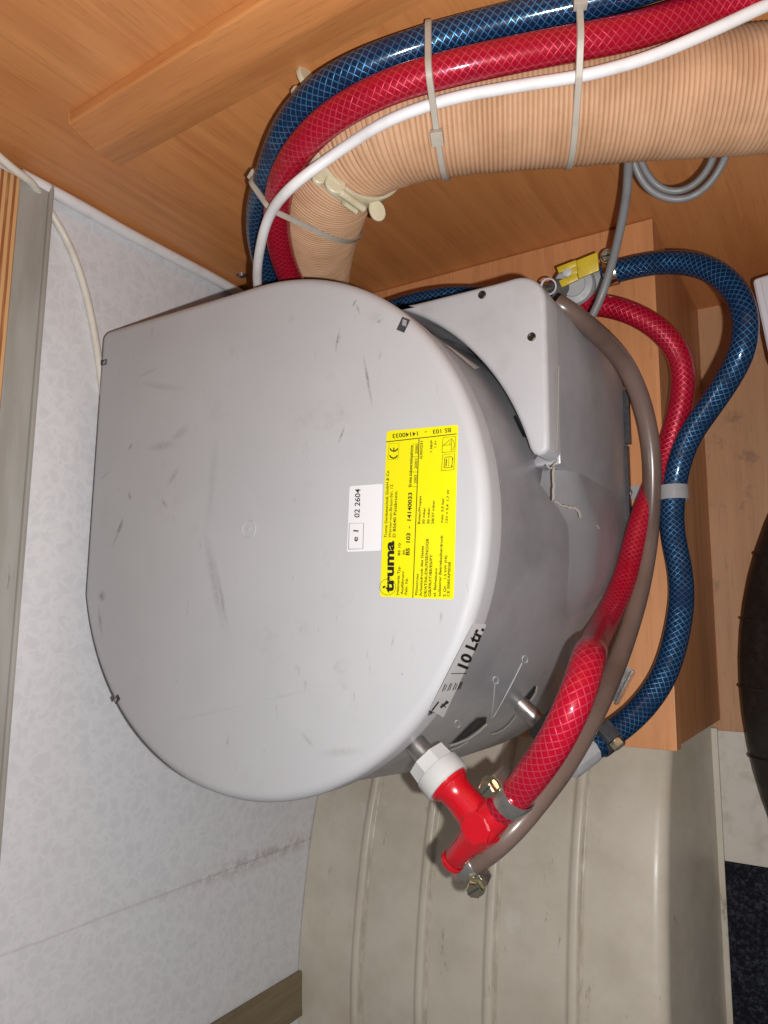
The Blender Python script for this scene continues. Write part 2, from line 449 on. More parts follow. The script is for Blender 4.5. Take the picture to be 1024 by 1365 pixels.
def strip_px(pts, w, surf):
    """flat painted line of width w (picture px) through picture points, laid on a surface"""
    vs, fs = [], []
    P = [V(p) for p in pts]
    for i, p in enumerate(P):
        t = (P[min(i+1, len(P)-1)]-P[max(i-1, 0)]).normalized(); nn = V((-t.y, t.x))*w/2
        vs += [surf(*(p+nn)), surf(*(p-nn))]
        if i: k = 2*i; fs.append((k-2, k-1, k+1, k))
    return vs, fs
def quad_px(c, surf, nu=6, nv=10, r=0.):
    """patch between four picture corners TL TR BR BL on a surface, corners slightly rounded"""
    TL, TR, BR, BL = [V(q) for q in c]; vs, fs = [], []
    us = [0, .02, .06]+[i/nu for i in range(1, nu)]+[.94, .98, 1]; ws = [0, .01, .03]+[i/nv for i in range(1, nv)]+[.97, .99, 1]
    W = ((TR-TL).length+(BR-BL).length)/2; H = ((BL-TL).length+(BR-TR).length)/2
    for w_ in ws:
        for u in us:
            ux, wy = u*W, w_*H
            if r:   # pull the corner points onto a circle
                dx = min(ux, W-ux); dy = min(wy, H-wy)
                if dx < r and dy < r:
                    q = V((r-dx, r-dy))
                    if q.length > r:
                        q = q.normalized()*r; dx2, dy2 = r-q.x, r-q.y
                        ux = dx2 if ux < W/2 else W-dx2; wy = dy2 if wy < H/2 else H-dy2
            a, b = ux/W, wy/H
            p = (TL*(1-a)+TR*a)*(1-b)+(BL*(1-a)+BR*a)*b; vs.append(surf(p.x, p.y))
    n = len(us)
    for j in range(len(ws)-1):
        for i in range(n-1): fs.append((j*n+i, j*n+i+1, (j+1)*n+i+1, (j+1)*n+i))
    return vs, fs
_FC = {}
def text_px(s, p0, p1, up, surf, bold=0., hscale=1.):
    """lettering whose baseline runs from picture point p0 to p1; up = picture vector of the cap height"""
    key = (s, bold)
    if key not in _FC:
        cu = bpy.data.curves.new('t', 'FONT'); cu.body = s; cu.resolution_u = 3; cu.offset = bold; cu.fill_mode = 'FRONT'
        ob = bpy.data.objects.new('t', cu); COL.objects.link(ob)
        dg = bpy.context.evaluated_depsgraph_get(); me = bpy.data.meshes.new_from_object(ob.evaluated_get(dg))
        vs = [v.co.copy() for v in me.vertices]; fs = [tuple(p.vertices) for p in me.polygons]
        bpy.data.objects.remove(ob); bpy.data.curves.remove(cu); bpy.data.meshes.remove(me)
        _FC[key] = (vs, fs)
    vs, fs = _FC[key]
    x0 = min(v.x for v in vs); x1 = max(v.x for v in vs); p0, p1, up = V(p0), V(p1), V(up)
    cap = .70
    out = []
    for v in vs:
        q = p0+(p1-p0)*((v.x-x0)/(x1-x0))+up*(v.y/cap); out.append(surf(q.x, q.y))
    return out, fs

# ================================================================== SETTING
fl = mesh('floor', *abox(-.02, 1.3, -1.25, .02, -.015, 0), 'wood_floor', kind='structure', smooth=0, base=(0, 0, 0), label='worn plywood floor of the locker', cat='floor')
mesh('carpet', *abox(.30, 1.2, -1.2, -.574, .0005, .006), 'carpet', kind='structure', smooth=0, base=(0, 0, 0), label='black felt carpet on the floor beside the wheel arch', cat='carpet')
mesh('wall_left', *abox(-.015, 0, -1.25, -.0005, 0, .60), 'wallpaper', kind='structure', smooth=0, base=(0, 0, 0), label='white mottled wallpapered outer wall', cat='wall')
wl = bpy.data.objects['wall_left']
mesh('wallpaper_overlap', *abox(.0001, .0003, -1.249, SEAM_Y, .001, .519), 'wallpaper', wl, smooth=0)
mesh('wall_back', *abox(-.10, 1.25, 0, .015, 0, .74), 'wood_wall', kind='structure', smooth=0, base=(0, 0, 0), label='beech laminate side panel of the locker', cat='wall')
mesh('floor_paint', *abox(.30, .440, -.5735, -.449, .0005, .003), 'paint_line', kind='structure', smooth=0, base=(0, 0, 0), label='cream painted patch of floor between plinth and carpet', cat='floor patch')

# wooden batten across the back panel (trapezoid section, end cut square)
a = pY(92, 150, 0); b = pY(325, 0, 0); bd = (b-a).normalized(); L = 1.1
a2 = pY(160, 220, 0); e2 = a2-a; e2 -= bd*e2.dot(bd)
ed = (a2-a)
hy = V((0, -.008, 0))
sec = [V((0, 0, 0)), ed*.01+hy*.88, ed*.03+hy, ed*.50+hy, ed*.54+hy*.97, ed+hy*.12, ed]
vs = [a+s for s in sec]+[a+bd*L+s for s in sec]; n = len(sec)
fs = [(i, (i+1) % n, n+(i+1) % n, n+i) for i in range(n)]+[tuple(range(n)), tuple(range(n, 2*n))]
mesh('wooden_batten', vs, fs, 'wood_batten', label='slanting beech batten fixed across the upper wood panel', cat='batten', smooth=0, bevel=.0006)

# plywood rail and grey angle profile on top of the white wall
mesh('plywood_rail', *abox(-.05, .0112, -1.2, -.012, .5482, .585), 'ply_edge', label='plywood rail with striped edge at far left, above the white wall', cat='rail', smooth=0, bevel=.0008)
t = thing('edge_profile', (.008, -.6, .52), 'long grey angle profile along the top of the white wall', 'profile')
mesh('flange', *abox(.0075, .0105, -1.2, -.004, .5245, .5478), 'profile', t, smooth=0, bevel=.0005)
mesh('lip', *abox(.0005, .0125, -1.2, -.004, .5205, .5243), 'profile', t, smooth=30, bevel=.0012)
mesh('wall_post', *abox(.0005, .0055, -.752, -.708, 0, .50), 'post', label='brown stained strip standing on the white wall at lower left', cat='strip', smooth=0, bevel=.0008)

# ================================================================== PLINTH
x1 = .4035; yl = -.4405
t = thing('mounting_plinth', (.2, -.22, 0), 'beech laminate box on the floor carrying the grey boiler', 'plinth')
mesh('top_panel', *abox(.002, x1, yl, -.001, ZP-.016, ZP), 'wood_top', t, smooth=0, bevel=.0006)
mesh('side_panel', *abox(x1-.018, x1-.0015, yl+.002, -.0015, .0005, ZP-.0165), 'wood_top', t, smooth=0, bevel=.0005)
mesh('end_panel', *abox(.004, x1-.0185, yl+.003, yl+.018, .0005, ZP-.0165), 'wood_top', t, smooth=0, bevel=.0005)

# ================================================================== WHEEL ARCH
XE, XB = .3755, .3955                                             # inner edge of the top, foot of the end face
xs = [(.001, 0)]
for r in ribs:
    xs += [(r-.0095, 0), (r-.0072, .0006), (r-.0052, .0032), (r-.0036, .0047), (r-.0010, .0052), (r+.0014, .0050), (r+.0030, .0042), (r+.0042, .0004), (r+.0052, -.0008), (r+.0066, -.0006), (r+.0085, 0)]
rr = .012
xs += [(XE-rr-.02, 0)]
for k in range(7):
    q = math.pi/2*k/6*.96; xs.append((XE-rr+rr*math.sin(q), -(rr-rr*math.cos(q))))
vs, fs = [], []; n = len(xs)
for p in pr:
    for x, dz in xs: vs.append(V((x, p.y, p.z+dz)))
for j in range(len(pr)-1):
    for i in range(n-1): fs.append((j*n+i, j*n+i+1, (j+1)*n+i+1, (j+1)*n+i))
t = thing('wheel_arch', (.2, -.7, 0), 'ribbed grey beige plastic wheel arch below the boiler', 'wheel arch')
mesh('ribbed_shell', vs, fs, 'arch', t, smooth=60)
vs, fs = [], []
for p in pr:
    z = p.z-rr+.0005
    for k in range(6):
        f = k/5; vs.append(V((XE+(XB-XE)*f-.0004, p.y, max(z*(1-f), 0)+.0002)))
for j in range(len(pr)-1):
    for i in range(5): fs.append((j*6+i, j*6+i+1, (j+1)*6+i+1, (j+1)*6+i))
mesh('end_face', vs, fs, 'arch', t, smooth=60)
mesh('foot_flange', *abox(XB-.002, XB+.004, -1.08, yl-.006, .0005, .0075), 'arch', t, smooth=0, bevel=.0008)

# ================================================================== BOILER
RL = .1735
boiler = thing('boiler', (BC.x, BC.y, ZP), 'large grey drum boiler with flat lid and yellow rating label on wooden plinth', 'boiler')
xf = .0205; a_f = math.degrees(math.acos((BC.x-xf)/RL))
cr = .009
lid_o = arc(BC, RL, -180+a_f, 90, 110)
lid_o += arc((xf+cr, BC.y+RL-cr), cr, 90, 180, 8)
lid_o = lid_o[:-1]+[(xf, BC.y+RL-cr-.03*i) for i in range(0, 5)]
M_cov = NT('grey_lid_plastic'); n_ = M_cov; v_ = n_.obj()
def Lc(x, y): p = pZ(x, y, ZT)-boiler.location; return (p.x, p.y, 0)
def Sx(x0, y0, x1, y1): 
    p = pZ(x0, y0, ZT)-boiler.location; q = pZ(x1, y1, ZT)-boiler.location; d = q-p
    return ((p.x+q.x)/2, (p.y+q.y)/2, 0), math.atan2(d.y, d.x), d.length/2
scr = None
for (x0, y0, x1, y1, wd, am) in [(447, 470, 453, 437, .0011, .8), (450, 452, 456, 447, .002, .4), (451, 592, 460, 567, .0009, .8), (497, 545, 484, 470, .0011, .75), (170, 602, 178, 588, .0016, .6), (133, 640, 150, 625, .001, .4),
        (155, 715, 165, 690, .0022, .85), (148, 730, 160, 708, .001, .6), (171, 655, 175, 668, .002, .5), (215, 665, 223, 678, .0016, .55), (225, 590, 255, 565, .004, .28), (240, 620, 222, 650, .003, .3), (195, 598, 240, 590, .004, .3),
        (272, 700, 300, 850, .0045, .30), (285, 740, 306, 850, .002, .35), (290, 570, 275, 720, .004, .16), (255, 520, 175, 510, .003, .2), (180, 505, 215, 488, .0016, .3), (383, 430, 395, 420, .003, .2),
        (132, 790, 140, 800, .004, .7), (131, 805, 136, 850, .0022, .5), (470, 410, 475, 398, .0012, .7), (475, 405, 480, 420, .001, .5), (502, 430, 510, 426, .0016, .5), (218, 965, 345, 935, .0011, .12), (345, 935, 410, 920, .0011, .12),
        (400, 975, 420, 998, .0016, .3), (420, 1005, 490, 1000, .003, .2), (430, 1062, 470, 1045, .003, .35)]:
    c, an, hl = Sx(x0, y0, x1, y1)
    m = n_.math('MULTIPLY', n_.spot(v_, c, an, hl*1.15, wd*1.25, .95), am*.85)
    scr = m if scr is None else n_.math('MAXIMUM', scr, m)
scr = n_.math('MULTIPLY', scr, n_.ramp(n_.noise(v_, 380, 4, .7), .30, .60, .25, 1.))
base_ = n_.mix(n_.ramp(n_.noise(v_, 9, 4), .35, .7), (.428, .43, .445, 1), (.455, .456, .47, 1))
grim = n_.ramp(n_.noise(v_, 26, 6, .75), .56, .78, 0, .32)
base_ = n_.mix(grim, base_, (.28, .25, .24, 1))
base_ = n_.mix(n_.ramp(n_.noise(n_.mapping(v_, (1, .25, 1), (0, 0, 0), (0, 0, .5)), 160, 4, .7), .64, .74, 0, .4), base_, (.24, .22, .21, 1))
spk = n_.math('MULTIPLY', n_.ramp(n_.voro(v_, 75), .045, .02), n_.ramp(n_.noise(v_, 40, 2), .58, .68, 0, .8))
base_ = n_.mix(spk, base_, (.10, .08, .07, 1))
# light rings of the moulding gate, grubby edge
base_ = n_.mix(scr, base_, (.085, .075, .07, 1))
M_cov.set(base_, n_.ramp(n_.noise(v_, 30, 4), .3, .7, .44, .55), 0, spec=.32)
M_cov.bump(n_.math('ADD', n_.math('MULTIPLY', n_.noise(v_, 900, 2), .16), n_.noise(v_, 11, 2)), .35, .0012); M['lid'] = M_cov.m
lid = mesh('lid', *prism(lid_o, ZT-.0195, ZT, .0075, 6), 'lid', boiler, smooth=40)
ring = lathe([(0, .0062), (.0004, .0060), (.0004, .0055), (0, .0053)], (*pZ(332, 705, ZT).xy, ZT+.00005), (0, 0, 1), 40, cap=False)
mesh('gate_ring', *ring, 'lid', lid)
mesh('gate_mark', *lathe([(0, .0011), (.0005, .0009), (.0006, .0004)], (*pZ(332, 705, ZT).xy, ZT+.00005), (0, 0, 1), 12), 'lid', lid)
# snap-in slots round the edge of the lid
def slot(x, y, s, ang):
    p = pZ(x, y, ZT); e = V((math.cos(ang), math.sin(ang), 0)); f_ = V((-e.y, e.x, 0))
    o = mesh('clip_slot', *boxg((p.x, p.y, ZT+.00025), e*s, f_*s*.72, (0, 0, .0002)), 'black_strip', lid, smooth=0)
    mesh('clip_tongue', *boxg(V((p.x, p.y, ZT+.0005))+e*s*.3-f_*s*.1, (e+f_*.35)*s*.42, f_*s*.38, (0, 0, .00025)), 'drum', lid, smooth=0)
slot(538, 433, .0042, math.radians(60)); slot(139, 483, .0030, 0); slot(156, 932, .0030, math.radians(-140))

# silver drum under the lid
mesh('drum', *lathe([(z, r) for z, r in DRP], (BC.x, BC.y, 0), (0, 0, 1), 120), 'drum', boiler, smooth=40)
XR, YT = .3745, -.1215; cr = .020
# square back corners of the shell
def polar(r, q): return (BC.x+r*math.cos(math.radians(q)), BC.y+r*math.sin(math.radians(q)))
inner = [polar(.1800, 66-48*k/24) for k in range(25)]+[polar(.1770, 16), polar(.1690, 14)]
blk = inner+[(.36, -.2440), (.372, -.2440), (XR, -.2430), (XR, -.22), (XR, -.19), (XR, -.165)]+arc((XR-cr, YT-cr), cr, 0, 90, 8)+[(.33, YT), (.30, YT), (.275, YT)]
mesh('corner_block', *prism(blk, ZP+.0008, .3885, .0012, 2), 'drum', boiler, smooth=40)
# the block runs out into the round of the drum below the housing
outl = [(XR, -.240), (.3746, -.250), (.3744, -.262), (.3735, -.278), (.3715, -.296), (.3680, -.316), (.3630, -.335), (.3560, -.352), (.345, -.370)]
vs, fs = [], []; nq, nz = 44, 40
for i in range(nq+1):
    q = 13.6-42*i/nq; d = V((math.cos(math.radians(q)), math.sin(math.radians(q)))); Ro = .17
    for a_, b_ in zip(outl, outl[1:]):
        a2, b2 = V(a_)-BC, V(b_)-BC; ca = d.x*a2.y-d.y*a2.x; cb_ = d.x*b2.y-d.y*b2.x
        if ca*cb_ <= 0: Ro = max(Ro, (a2+(b2-a2)*(ca/(ca-cb_))).dot(d))
    f_ = min(1, max(0, (13.2-q)/12)); zt_ = .3884+.020-.045*f_*f_*(3-2*f_); w_ = min(1, max(0, (q+28)/20)); w_ = w_*w_*(3-2*w_)
    for k in range(nz+1):
        z = ZP+.0012+(.3884-ZP-.0012)*k/nz; g = min(1, max(0, (zt_-z)/.06))
        g = g*g*(3-2*g); r0 = rd(z)-.0012; r_ = r0-.0006*(1-w_)+(max(Ro, r0)-r0)*g*w_
        vs.append(V((BC.x+d.x*r_, BC.y+d.y*r_, z)))
for i in range(nq):
    for k in range(nz): a_ = i*(nz+1)+k; fs.append((a_, a_+1, a_+nz+2, a_+nz+1))
mesh('block_fillet', vs, fs, 'drum', boiler, smooth=80)
sec_ = [polar(.165, 80-70*k/20) for k in range(21)]+[polar(.182, 10+70*k/20) for k in range(21)]
mesh('gap_shade', *prism(sec_, ZP+.002, .345), 'black_strip', boiler, smooth=0)  # added dark filler: stands for the shade deep in the gap by the housing
blk = [(BC.x, BC.y), (BC.x, BC.y+RD-.002)]+arc((xf+.003+.008, BC.y+RD-.002-.008), .008, 90, 180, 5)+[(xf+.003, BC.y)]
mesh('wall_block', *prism(blk, ZP+.0012, ZT-.0205, .002, 2), 'drum', boiler, smooth=40)
# triangular control housing
RA = .1795
ho = arc(BC, RA, 66, 15.5, 24)
hx, hy_ = ho[-1]
ho = ho+[(hx+.0022, hy_-.0035), (hx+.006, hy_-.0052), (XR-.0025, hy_-.0040), (XR, hy_-.0012)]+[(XR+.0003, hy_+.01*i) for i in range(1, 9)]+arc((XR-cr, YT-cr+.0005), cr, 0, 90, 10)
ho += [(x, YT) for x in (.34, .32, .30, .28)]
hs = mesh('control_housing', *prism(ho, .3895, .411, .0035, 4), 'housing', boiler, smooth=40)
for x, y in ((643, 393), (709, 449)):
    p = pZ(x, y, .411)
    s = mesh('screw', *lathe([(0, .0028), (.0006, .0028), (.0009, .0022), (.0005, .0012), (.0003, .0011)], (p.x, p.y, .4110), (0, 0, 1), 20), 'dark_screw', hs)
# pale foam showing at the joints of the shell
def on_block(x, y): return pX(x, y, XR+.0006)
mesh('foam_joint', *join(strip_px([(745, 487), (744, 540), (742, 601)], 1.6, lambda x, y: pX(x, y, XR+.0012))), 'foam', boiler, smooth=0)
def foam_line(pts, w):
    P = []
    for a_, b_ in zip(pts, pts[1:]):
        n_k = max(1, int((V(b_)-V(a_)).length/2.5))
        for k in range(n_k): q = V(a_).lerp(V(b_), k/n_k); P.append((q.x+random.uniform(-.5, .5), q.y+random.uniform(-.5, .5)))
    P.append(pts[-1]); mesh('foam_crack', *strip_px(P, w, lambda x, y: pX(x, y, XR+.0009)), 'foam', boiler, smooth=0)
foam_line([(738, 622), (738, 645), (738, 668)], 3.); foam_line([(738, 667), (748, 673), (758, 676)], 1.8)
foam_line([(758, 676), (766, 677), (772, 682), (774, 690)], 3.2); foam_line([(729, 620), (734, 625), (739, 620), (744, 613)], 2.2); foam_line([(796, 700), (799, 705)], 1.8)
# dark gaps between drum and housing
surf_d = lambda x, y: pshell(x, y, .0005)
mesh('gap', *quad_px([(600, 462), (640, 490), (633, 492), (592, 458)], surf_d, 4, 2), 'foam', boiler, smooth=0)
mesh('gap', *quad_px([(684, 555), (688, 553), (702, 584), (697, 582)], surf_d, 3, 3), 'black', boiler, smooth=0)
# dark base strip with notches on the plinth
t_ = join(abox(XR+.0005, XR+.0045, -.196, -.150, ZP+.0005, ZP+.006), abox(XR-.002, XR+.0025, -.300, -.198, ZP+.0005, ZP+.009))
mesh('base_strip', *t_, 'black_strip', boiler, smooth=0)
# slots in the lower front with pale lips, pipe holes, moulded marks
mesh('slot', *poly_px([(602, 992), (606, 987), (611, 982), (619, 973.5), (627, 965.5), (636, 957.5), (649, 956), (648, 964), (638, 972), (624, 982), (612, 988)], surf_d), 'black', boiler, smooth=0)
mesh('slot', *poly_px([(697, 935), (701, 929), (705.5, 923.5), (713, 914), (715, 917), (712, 924), (708, 930), (702, 938)], surf_d), 'black', boiler, smooth=0)
for pts, w_ in (([(600, 994), (612, 990.5), (625, 985), (639, 975), (649.5, 965)], 2.6), ([(716, 915), (714.5, 924), (710, 931), (704, 938.5)], 2.2), ([(655, 979), (663, 977), (672, 972.5), (680, 965), (688, 955)], 1.8), ([(592, 1003.5), (601, 1000), (612, 996), (624, 989)], 1.8)):
    mesh('slot_lip', *strip_px(pts, w_, lambda x, y: pshell(x, y, .0009)), 'foam', boiler, smooth=0)
for pts in ([(655, 958), (658, 935), (660, 911)], [(658, 956), (678, 920), (696, 884)]):
    P = catmull([pshell(x, y, .0002) for x, y in pts], .003); vs, fs, uv = tube(P, .00036, 8); mesh('moulded_line', vs, fs, 'housing', boiler, uvs=uv)
for x, y in ((661, 907), (700, 879), (610, 965)):
    P = [pshell(x+3.4*math.cos(q)+1.*math.sin(q), y-4.6*math.sin(q)+1.5*math.cos(q), .0002) for q in [2*math.pi*i/16 for i in range(17)]]
    vs, fs, uv = tube(P, .00034, 8); mesh('moulded_ring', vs, fs, 'housing', boiler, uvs=uv)

# ---- stickers on the lid
Z1, Z2 = ZT+.0003, ZT+.00055
zo = lambda x, y: (440+x/3.938, 540+y/3.938)
S1 = lambda x, y: V((*pZ(x, y, ZT).xy, Z1))
S2 = lambda x, y: V((*pZ(x, y, ZT).xy, Z2))
lab = mesh('rating_label', *quad_px([zo(300, 137), zo(675, 103), zo(651, 1021), zo(264, 1006)], S1, 6, 10, 3.), 'yellow_label', boiler, smooth=0)
G = []
def T(s, a, b, h, bold=.010, up=None):
    bold = bold*1.5+.006
    p0, p1 = V(zo(*a)), V(zo(*b)); d = (p1-p0).normalized(); u = V((d.y, -d.x))*h/3.938 if up is None else V(up)/3.938
    G.append(text_px(s, p0, p1, u, S2, bold))
T('truma', (335, 985), (338, 713), 46, .024)
T('Truma Gerätetechnik GmbH & Co', (301, 697), (313, 345), 14, .004)
T('Werner-von-Braun-Str. 12', (323, 697), (333, 418), 14, .002)
T('D 85640 Putzbrunn', (346, 695), (356, 455), 15, .006)
T('BS  103  -  14140033', (419, 789), (434, 460), 20, .014)
T('BS 103   -   14140033', (636, 121), (330, 153), 22, .004, up=(2, 22))
def ln(pts, w=2.2): G.append(strip_px([zo(*p) for p in pts], w/3.938, S2))
def ring_px(cx, cy, r, w=1.6): ln([(cx+r*math.cos(2*math.pi*i/36), cy+r*math.sin(2*math.pi*i/36)) for i in range(37)], w)
ln([(437, 1012), (470, 178)], 4.2); ln([(298, 194), (667, 152)], 4.2)
ring_px(306, 955, 42, 2)
for cx_, cy_ in ((336, 262), (338, 226)):
    ln([(cx_-22*math.sin(q)+0, cy_+16-20*math.cos(q)+4) if False else (cx_+20*math.cos(q), cy_-2+19*math.sin(q)) for q in [math.pi*(.06+.88*i/14) for i in range(15)]], 6.5)
ln([(338, 226+14), (338, 226-2)], 6)
for cx, cy, s in ((284, 956, 5), (290, 953, 4)):
    ln([(cx-s, cy), (cx+s, cy)], 2*s)
ln([(588, 345), (594, 262), (657, 256), (652, 340), (588, 345)], 2.4)
ln([(601, 330), (605, 278), (612, 274), (642, 272), (647, 276), (641, 328), (601, 330)], 3); ln([(611, 322), (614, 284)], 5); ln([(624, 324), (627, 280)], 2); ln([(644, 326), (640, 318)], 6); ln([(648, 286), (644, 280)], 6)
ln([(590, 250), (596, 172), (662, 165), (658, 245), (590, 250)], 2.4)
ln([(594, 213), (640, 209)], 2); ln([(600, 211), (632, 182), (632, 208)], 2.4); ln([(638, 176), (652, 192), (656, 212), (648, 234), (638, 243), (640, 209), (638, 176)], 2.4)
mesh('lettering', *join(*G), 'print', lab, smooth=0)
G = []
T('Heizgerät Typ', (363, 996), (371, 848), 13); T('BS 10', (370, 790), (374, 725), 12)
T('Ausführung', (386, 995), (392, 873), 13); T('30', (394, 788), (396, 762), 11); T('Fabr. Nr.', (407, 995), (412, 905), 13)
T('Flüssiggas', (461, 998), (467, 886), 12); T('Arbeitsdruck des Gases', (485, 1004), (494, 740), 13)
T('DE/AT/NL/DK/FI/SE/NO/GR', (509, 1006), (521, 700), 14); T('GB/FR/IT/BE/ES/PT', (532, 1006), (541, 785), 14)
T('el. Beheizung', (557, 1006), (566, 855), 13); T('zulässiger Betriebsüberdruck', (583, 1006), (595, 683), 14)
T('Σ Qn    1,5 kW (Hi)', (609, 1007), (617, 790), 13); T('CE 0085AP0038', (629, 1006), (637, 825), 14)
T('Butan/Propan', (475, 625), (482, 478), 12); T('30 mbar', (499, 625), (503, 538), 12); T('30 mbar', (524, 625), (527, 538), 12); T('28/37 mbar', (547, 625), (552, 500), 12)
T('max. 3,5 bar', (595, 620), (601, 488), 12); T('12V = 0,4  1,7 W', (620, 618), (629, 443), 12)
T('Erste Inbetriebnahme', (427, 431), (436, 212), 12); T('2003', (456, 412), (458, 368), 13, .006); T('2001', (459, 335), (461, 283), 13, .006); T('2000', (462, 258), (465, 208), 13, .006)
T('G30/G31', (486, 284), (490, 190), 13); T('I 3B/P', (538, 248), (541, 185), 11); T('I 3+', (560, 223), (562, 188), 11)
ln([(428, 428), (439, 205), (464, 203)], 1.8); ln([(428, 428), (460, 430)], 1.8)
for yy in (352, 272): ln([(432, yy), (462, yy)], 1.8)
ln([(306, 287), (314, 204), (365, 200), (360, 284), (306, 287)], 1.4)
mesh('fine_print', *join(*G), 'print_soft', lab, smooth=0)
lab2 = mesh('approval_label', *quad_px([zo(104, 426), zo(278, 413), zo(268, 764), zo(89, 771)], lambda x, y: V((*pZ(x, y, ZT).xy, ZT+.0002)), 6, 8, 2.), 'white_label', boiler, smooth=0)
G = []
T('02 2604', (157, 591), (162, 441), 27, .004); T('e 1', (148, 717), (152, 658), 27, .006)
ln([(100, 757), (104, 622), (179, 620), (175, 754), (100, 757)], 2.2)
mesh('lettering', *join(*G), 'print', lab2, smooth=0)
# capacity sticker on the rim
zq = lambda x, y: (560+x/5.12, 820+y/5.12)
R1 = lambda x, y: pdrum(x, y, RL+.0003); R2 = lambda x, y: pdrum(x, y, RL+.0006)
lab3 = mesh('capacity_label', *quad_px([zq(362, 56), zq(456, 62), zq(160, 700), zq(66, 640)], R1, 5, 14, 2.), 'grey_label', boiler, smooth=0)
G = [text_px('10 Ltr.', zq(322, 372), zq(438, 92), V((-66, -26))/5.12, R2, .036)]
lq = lambda pts, w: G.append(strip_px([zq(*p) for p in pts], w/5.12, R2))
lq([(212, 400), (320, 398)], 5)
for i in range(4):
    x = 152+i*36; y = 522-i*4
    lq([(x, y), (x+22, y-52)], 5); lq([(x+14, y-4), (x+32, y-46-8*(i % 2))], 4)
lq([(128, 592), (82, 652)], 10); lq([(58, 684), (66, 652), (98, 662), (58, 684)], 6); lq([(68, 668), (82, 660)], 16)
lq([(140, 632), (182, 598)], 16); lq([(150, 606), (176, 630)], 9); lq([(190, 588), (180, 602)], 22)
mesh('lettering', *join(*G), 'print', lab3, smooth=0)
# water pipes leaving the drum
PA = pZ(540, 975, .445); PB = pZ(645, 1100, .445); ax1 = (PB-PA).normalized()
mesh('pipe', *lathe([(-.02, .0066), (.0, .0066), (.045, .0066)], PA, ax1, 28), 'pipe', boiler)
P2a = pshell(694, 938, 0); ax2 = (ax1+V((0, 0, -.12))).normalized(); P2b = P2a+ax2*.045
mesh('pipe', *lathe([(-.015, .0062), (.045, .0062)], P2a, ax2, 28), 'pipe', boiler)

# ================================================================== AIR DUCT
DA = [V(p) for p in ((.70, -.0365, .305), (.60, -.0365, .352), (.498, -.0365, .398), (.42, -.037, .435), (.339, -.038, .471), (.302, -.039, .482), (.270, -.039, .478), (.239, -.038, .459))]+[pY(424, 290, -.037), pY(417, 330, -.0365), pY(415, 372, -.0365), pY(416, 405, -.0365)]
DA += [V((DA[-1].x-.012, -.036, DA[-1].z-.05)), V((DA[-1].x-.014, -.036, ZP+.002))]
dax = resample(smoothp(catmull(DA, .004), 14), .0004)
pit = .0028
JR = [random.uniform(-1, 1) for _ in range(400)]
def rf(s):
    s2 = s; q = (s2 % pit)/pit; j_ = JR[int(s2/pit) % 400]; return 1+.0018*j_-(.034+.006*j_)*(1-abs(math.sin(math.pi*q)))**1.5+.005*math.sin(s*61)+.004*math.sin(s*173+1)+.0035*math.sin(s*417+2)
t = thing('air_duct', (.132, -.036, ZP), 'fat beige corrugated paper air duct bending down behind the boiler', 'air duct')
vs, fs, uv = tube(dax, .0342, 44, rf)
mesh('corrugated_hose', vs, fs, 'paper', t, uvs=uv, smooth=70)
dsamp = dax[::8]

# ---- beige duct clamp at the bend
def near(path, p): return min(range(len(path)), key=lambda i: (path[i]-p).length)
i0 = near(dax, V((.272, -.039, .478))); pc = dax[i0]; Tn = (dax[i0+8]-dax[i0-8]).normalized()
Tn = V((-.9247, 0, -.3807))
yv = V((0, -1, 0)); nv = Tn.cross(yv).normalized()
if nv.z < 0: nv = -nv
t = thing('duct_bracket', (pc.x, pc.y, pc.z-.03), 'beige plastic saddle clamp holding the corrugated duct at its bend', 'clamp')
vs, fs = [], []
A0, A1 = -60, 250; nA = 60
for i in range(nA+1):
    q = math.radians(A0+(A1-A0)*i/nA); d = nv*math.sin(q)+yv*math.cos(q)
    for w_, r_ in ((-.0065, .0350), (-.0065, .0372), (.0065, .0372), (.0065, .0350)): vs.append(pc+d*r_+Tn*w_)
for i in range(nA):
    for k in range(4): j = (k+1) % 4; fs.append((4*i+k, 4*i+j, 4*i+4+j, 4*i+4+k))
fs += [(0, 1, 2, 3), tuple(4*nA+k for k in range(4))]
mesh('band', vs, fs, 'beige_plastic', t, smooth=40, bevel=.0006)
def rdir(q): q = math.radians(q); return nv*math.sin(q)+yv*math.cos(q)
def ear(q, r_, rad, th, name='lug', off=0., tilt=0., el=.12):
    d = rdir(q); mesh(name, *lathe([(-th, rad-.0006), (-th+.0006, rad), (th-.0006, rad), (th, rad-.0006)], pc+d*r_+Tn*off, Tn+d.cross(Tn)*tilt, 28, ref=d, fn=lambda u: 1+el*math.cos(2*u)), 'beige_plastic', t)
ear(-24, .0425, .0062, .0013, 'tab', -.002, .3)
ear(26, .0375, .0068, .0016, 'lug', -.004, .25, .0)
ear(40, .0368, .0052, .0016, 'lug', .003, .3)
ear(133, .0470, .0095, .0018, 'tab', 0, .3)
ear(118, .0430, .0075, .0018, 'tab', .002, .3)
d = rdir(4); tg = d.cross(Tn).normalized()
mesh('hinge_bar', *lathe([(-.011, .0021), (-.0105, .0025), (.0105, .0025), (.011, .0021)], pc+d*.0395-Tn*.003, tg+Tn*.25, 16), 'beige_plastic', t)
mesh('hinge_bar', *lathe([(-.006, .0018), (.006, .0018)], pc+rdir(0)*.0395+Tn*.004, tg+Tn*.25, 16), 'beige_plastic', t)

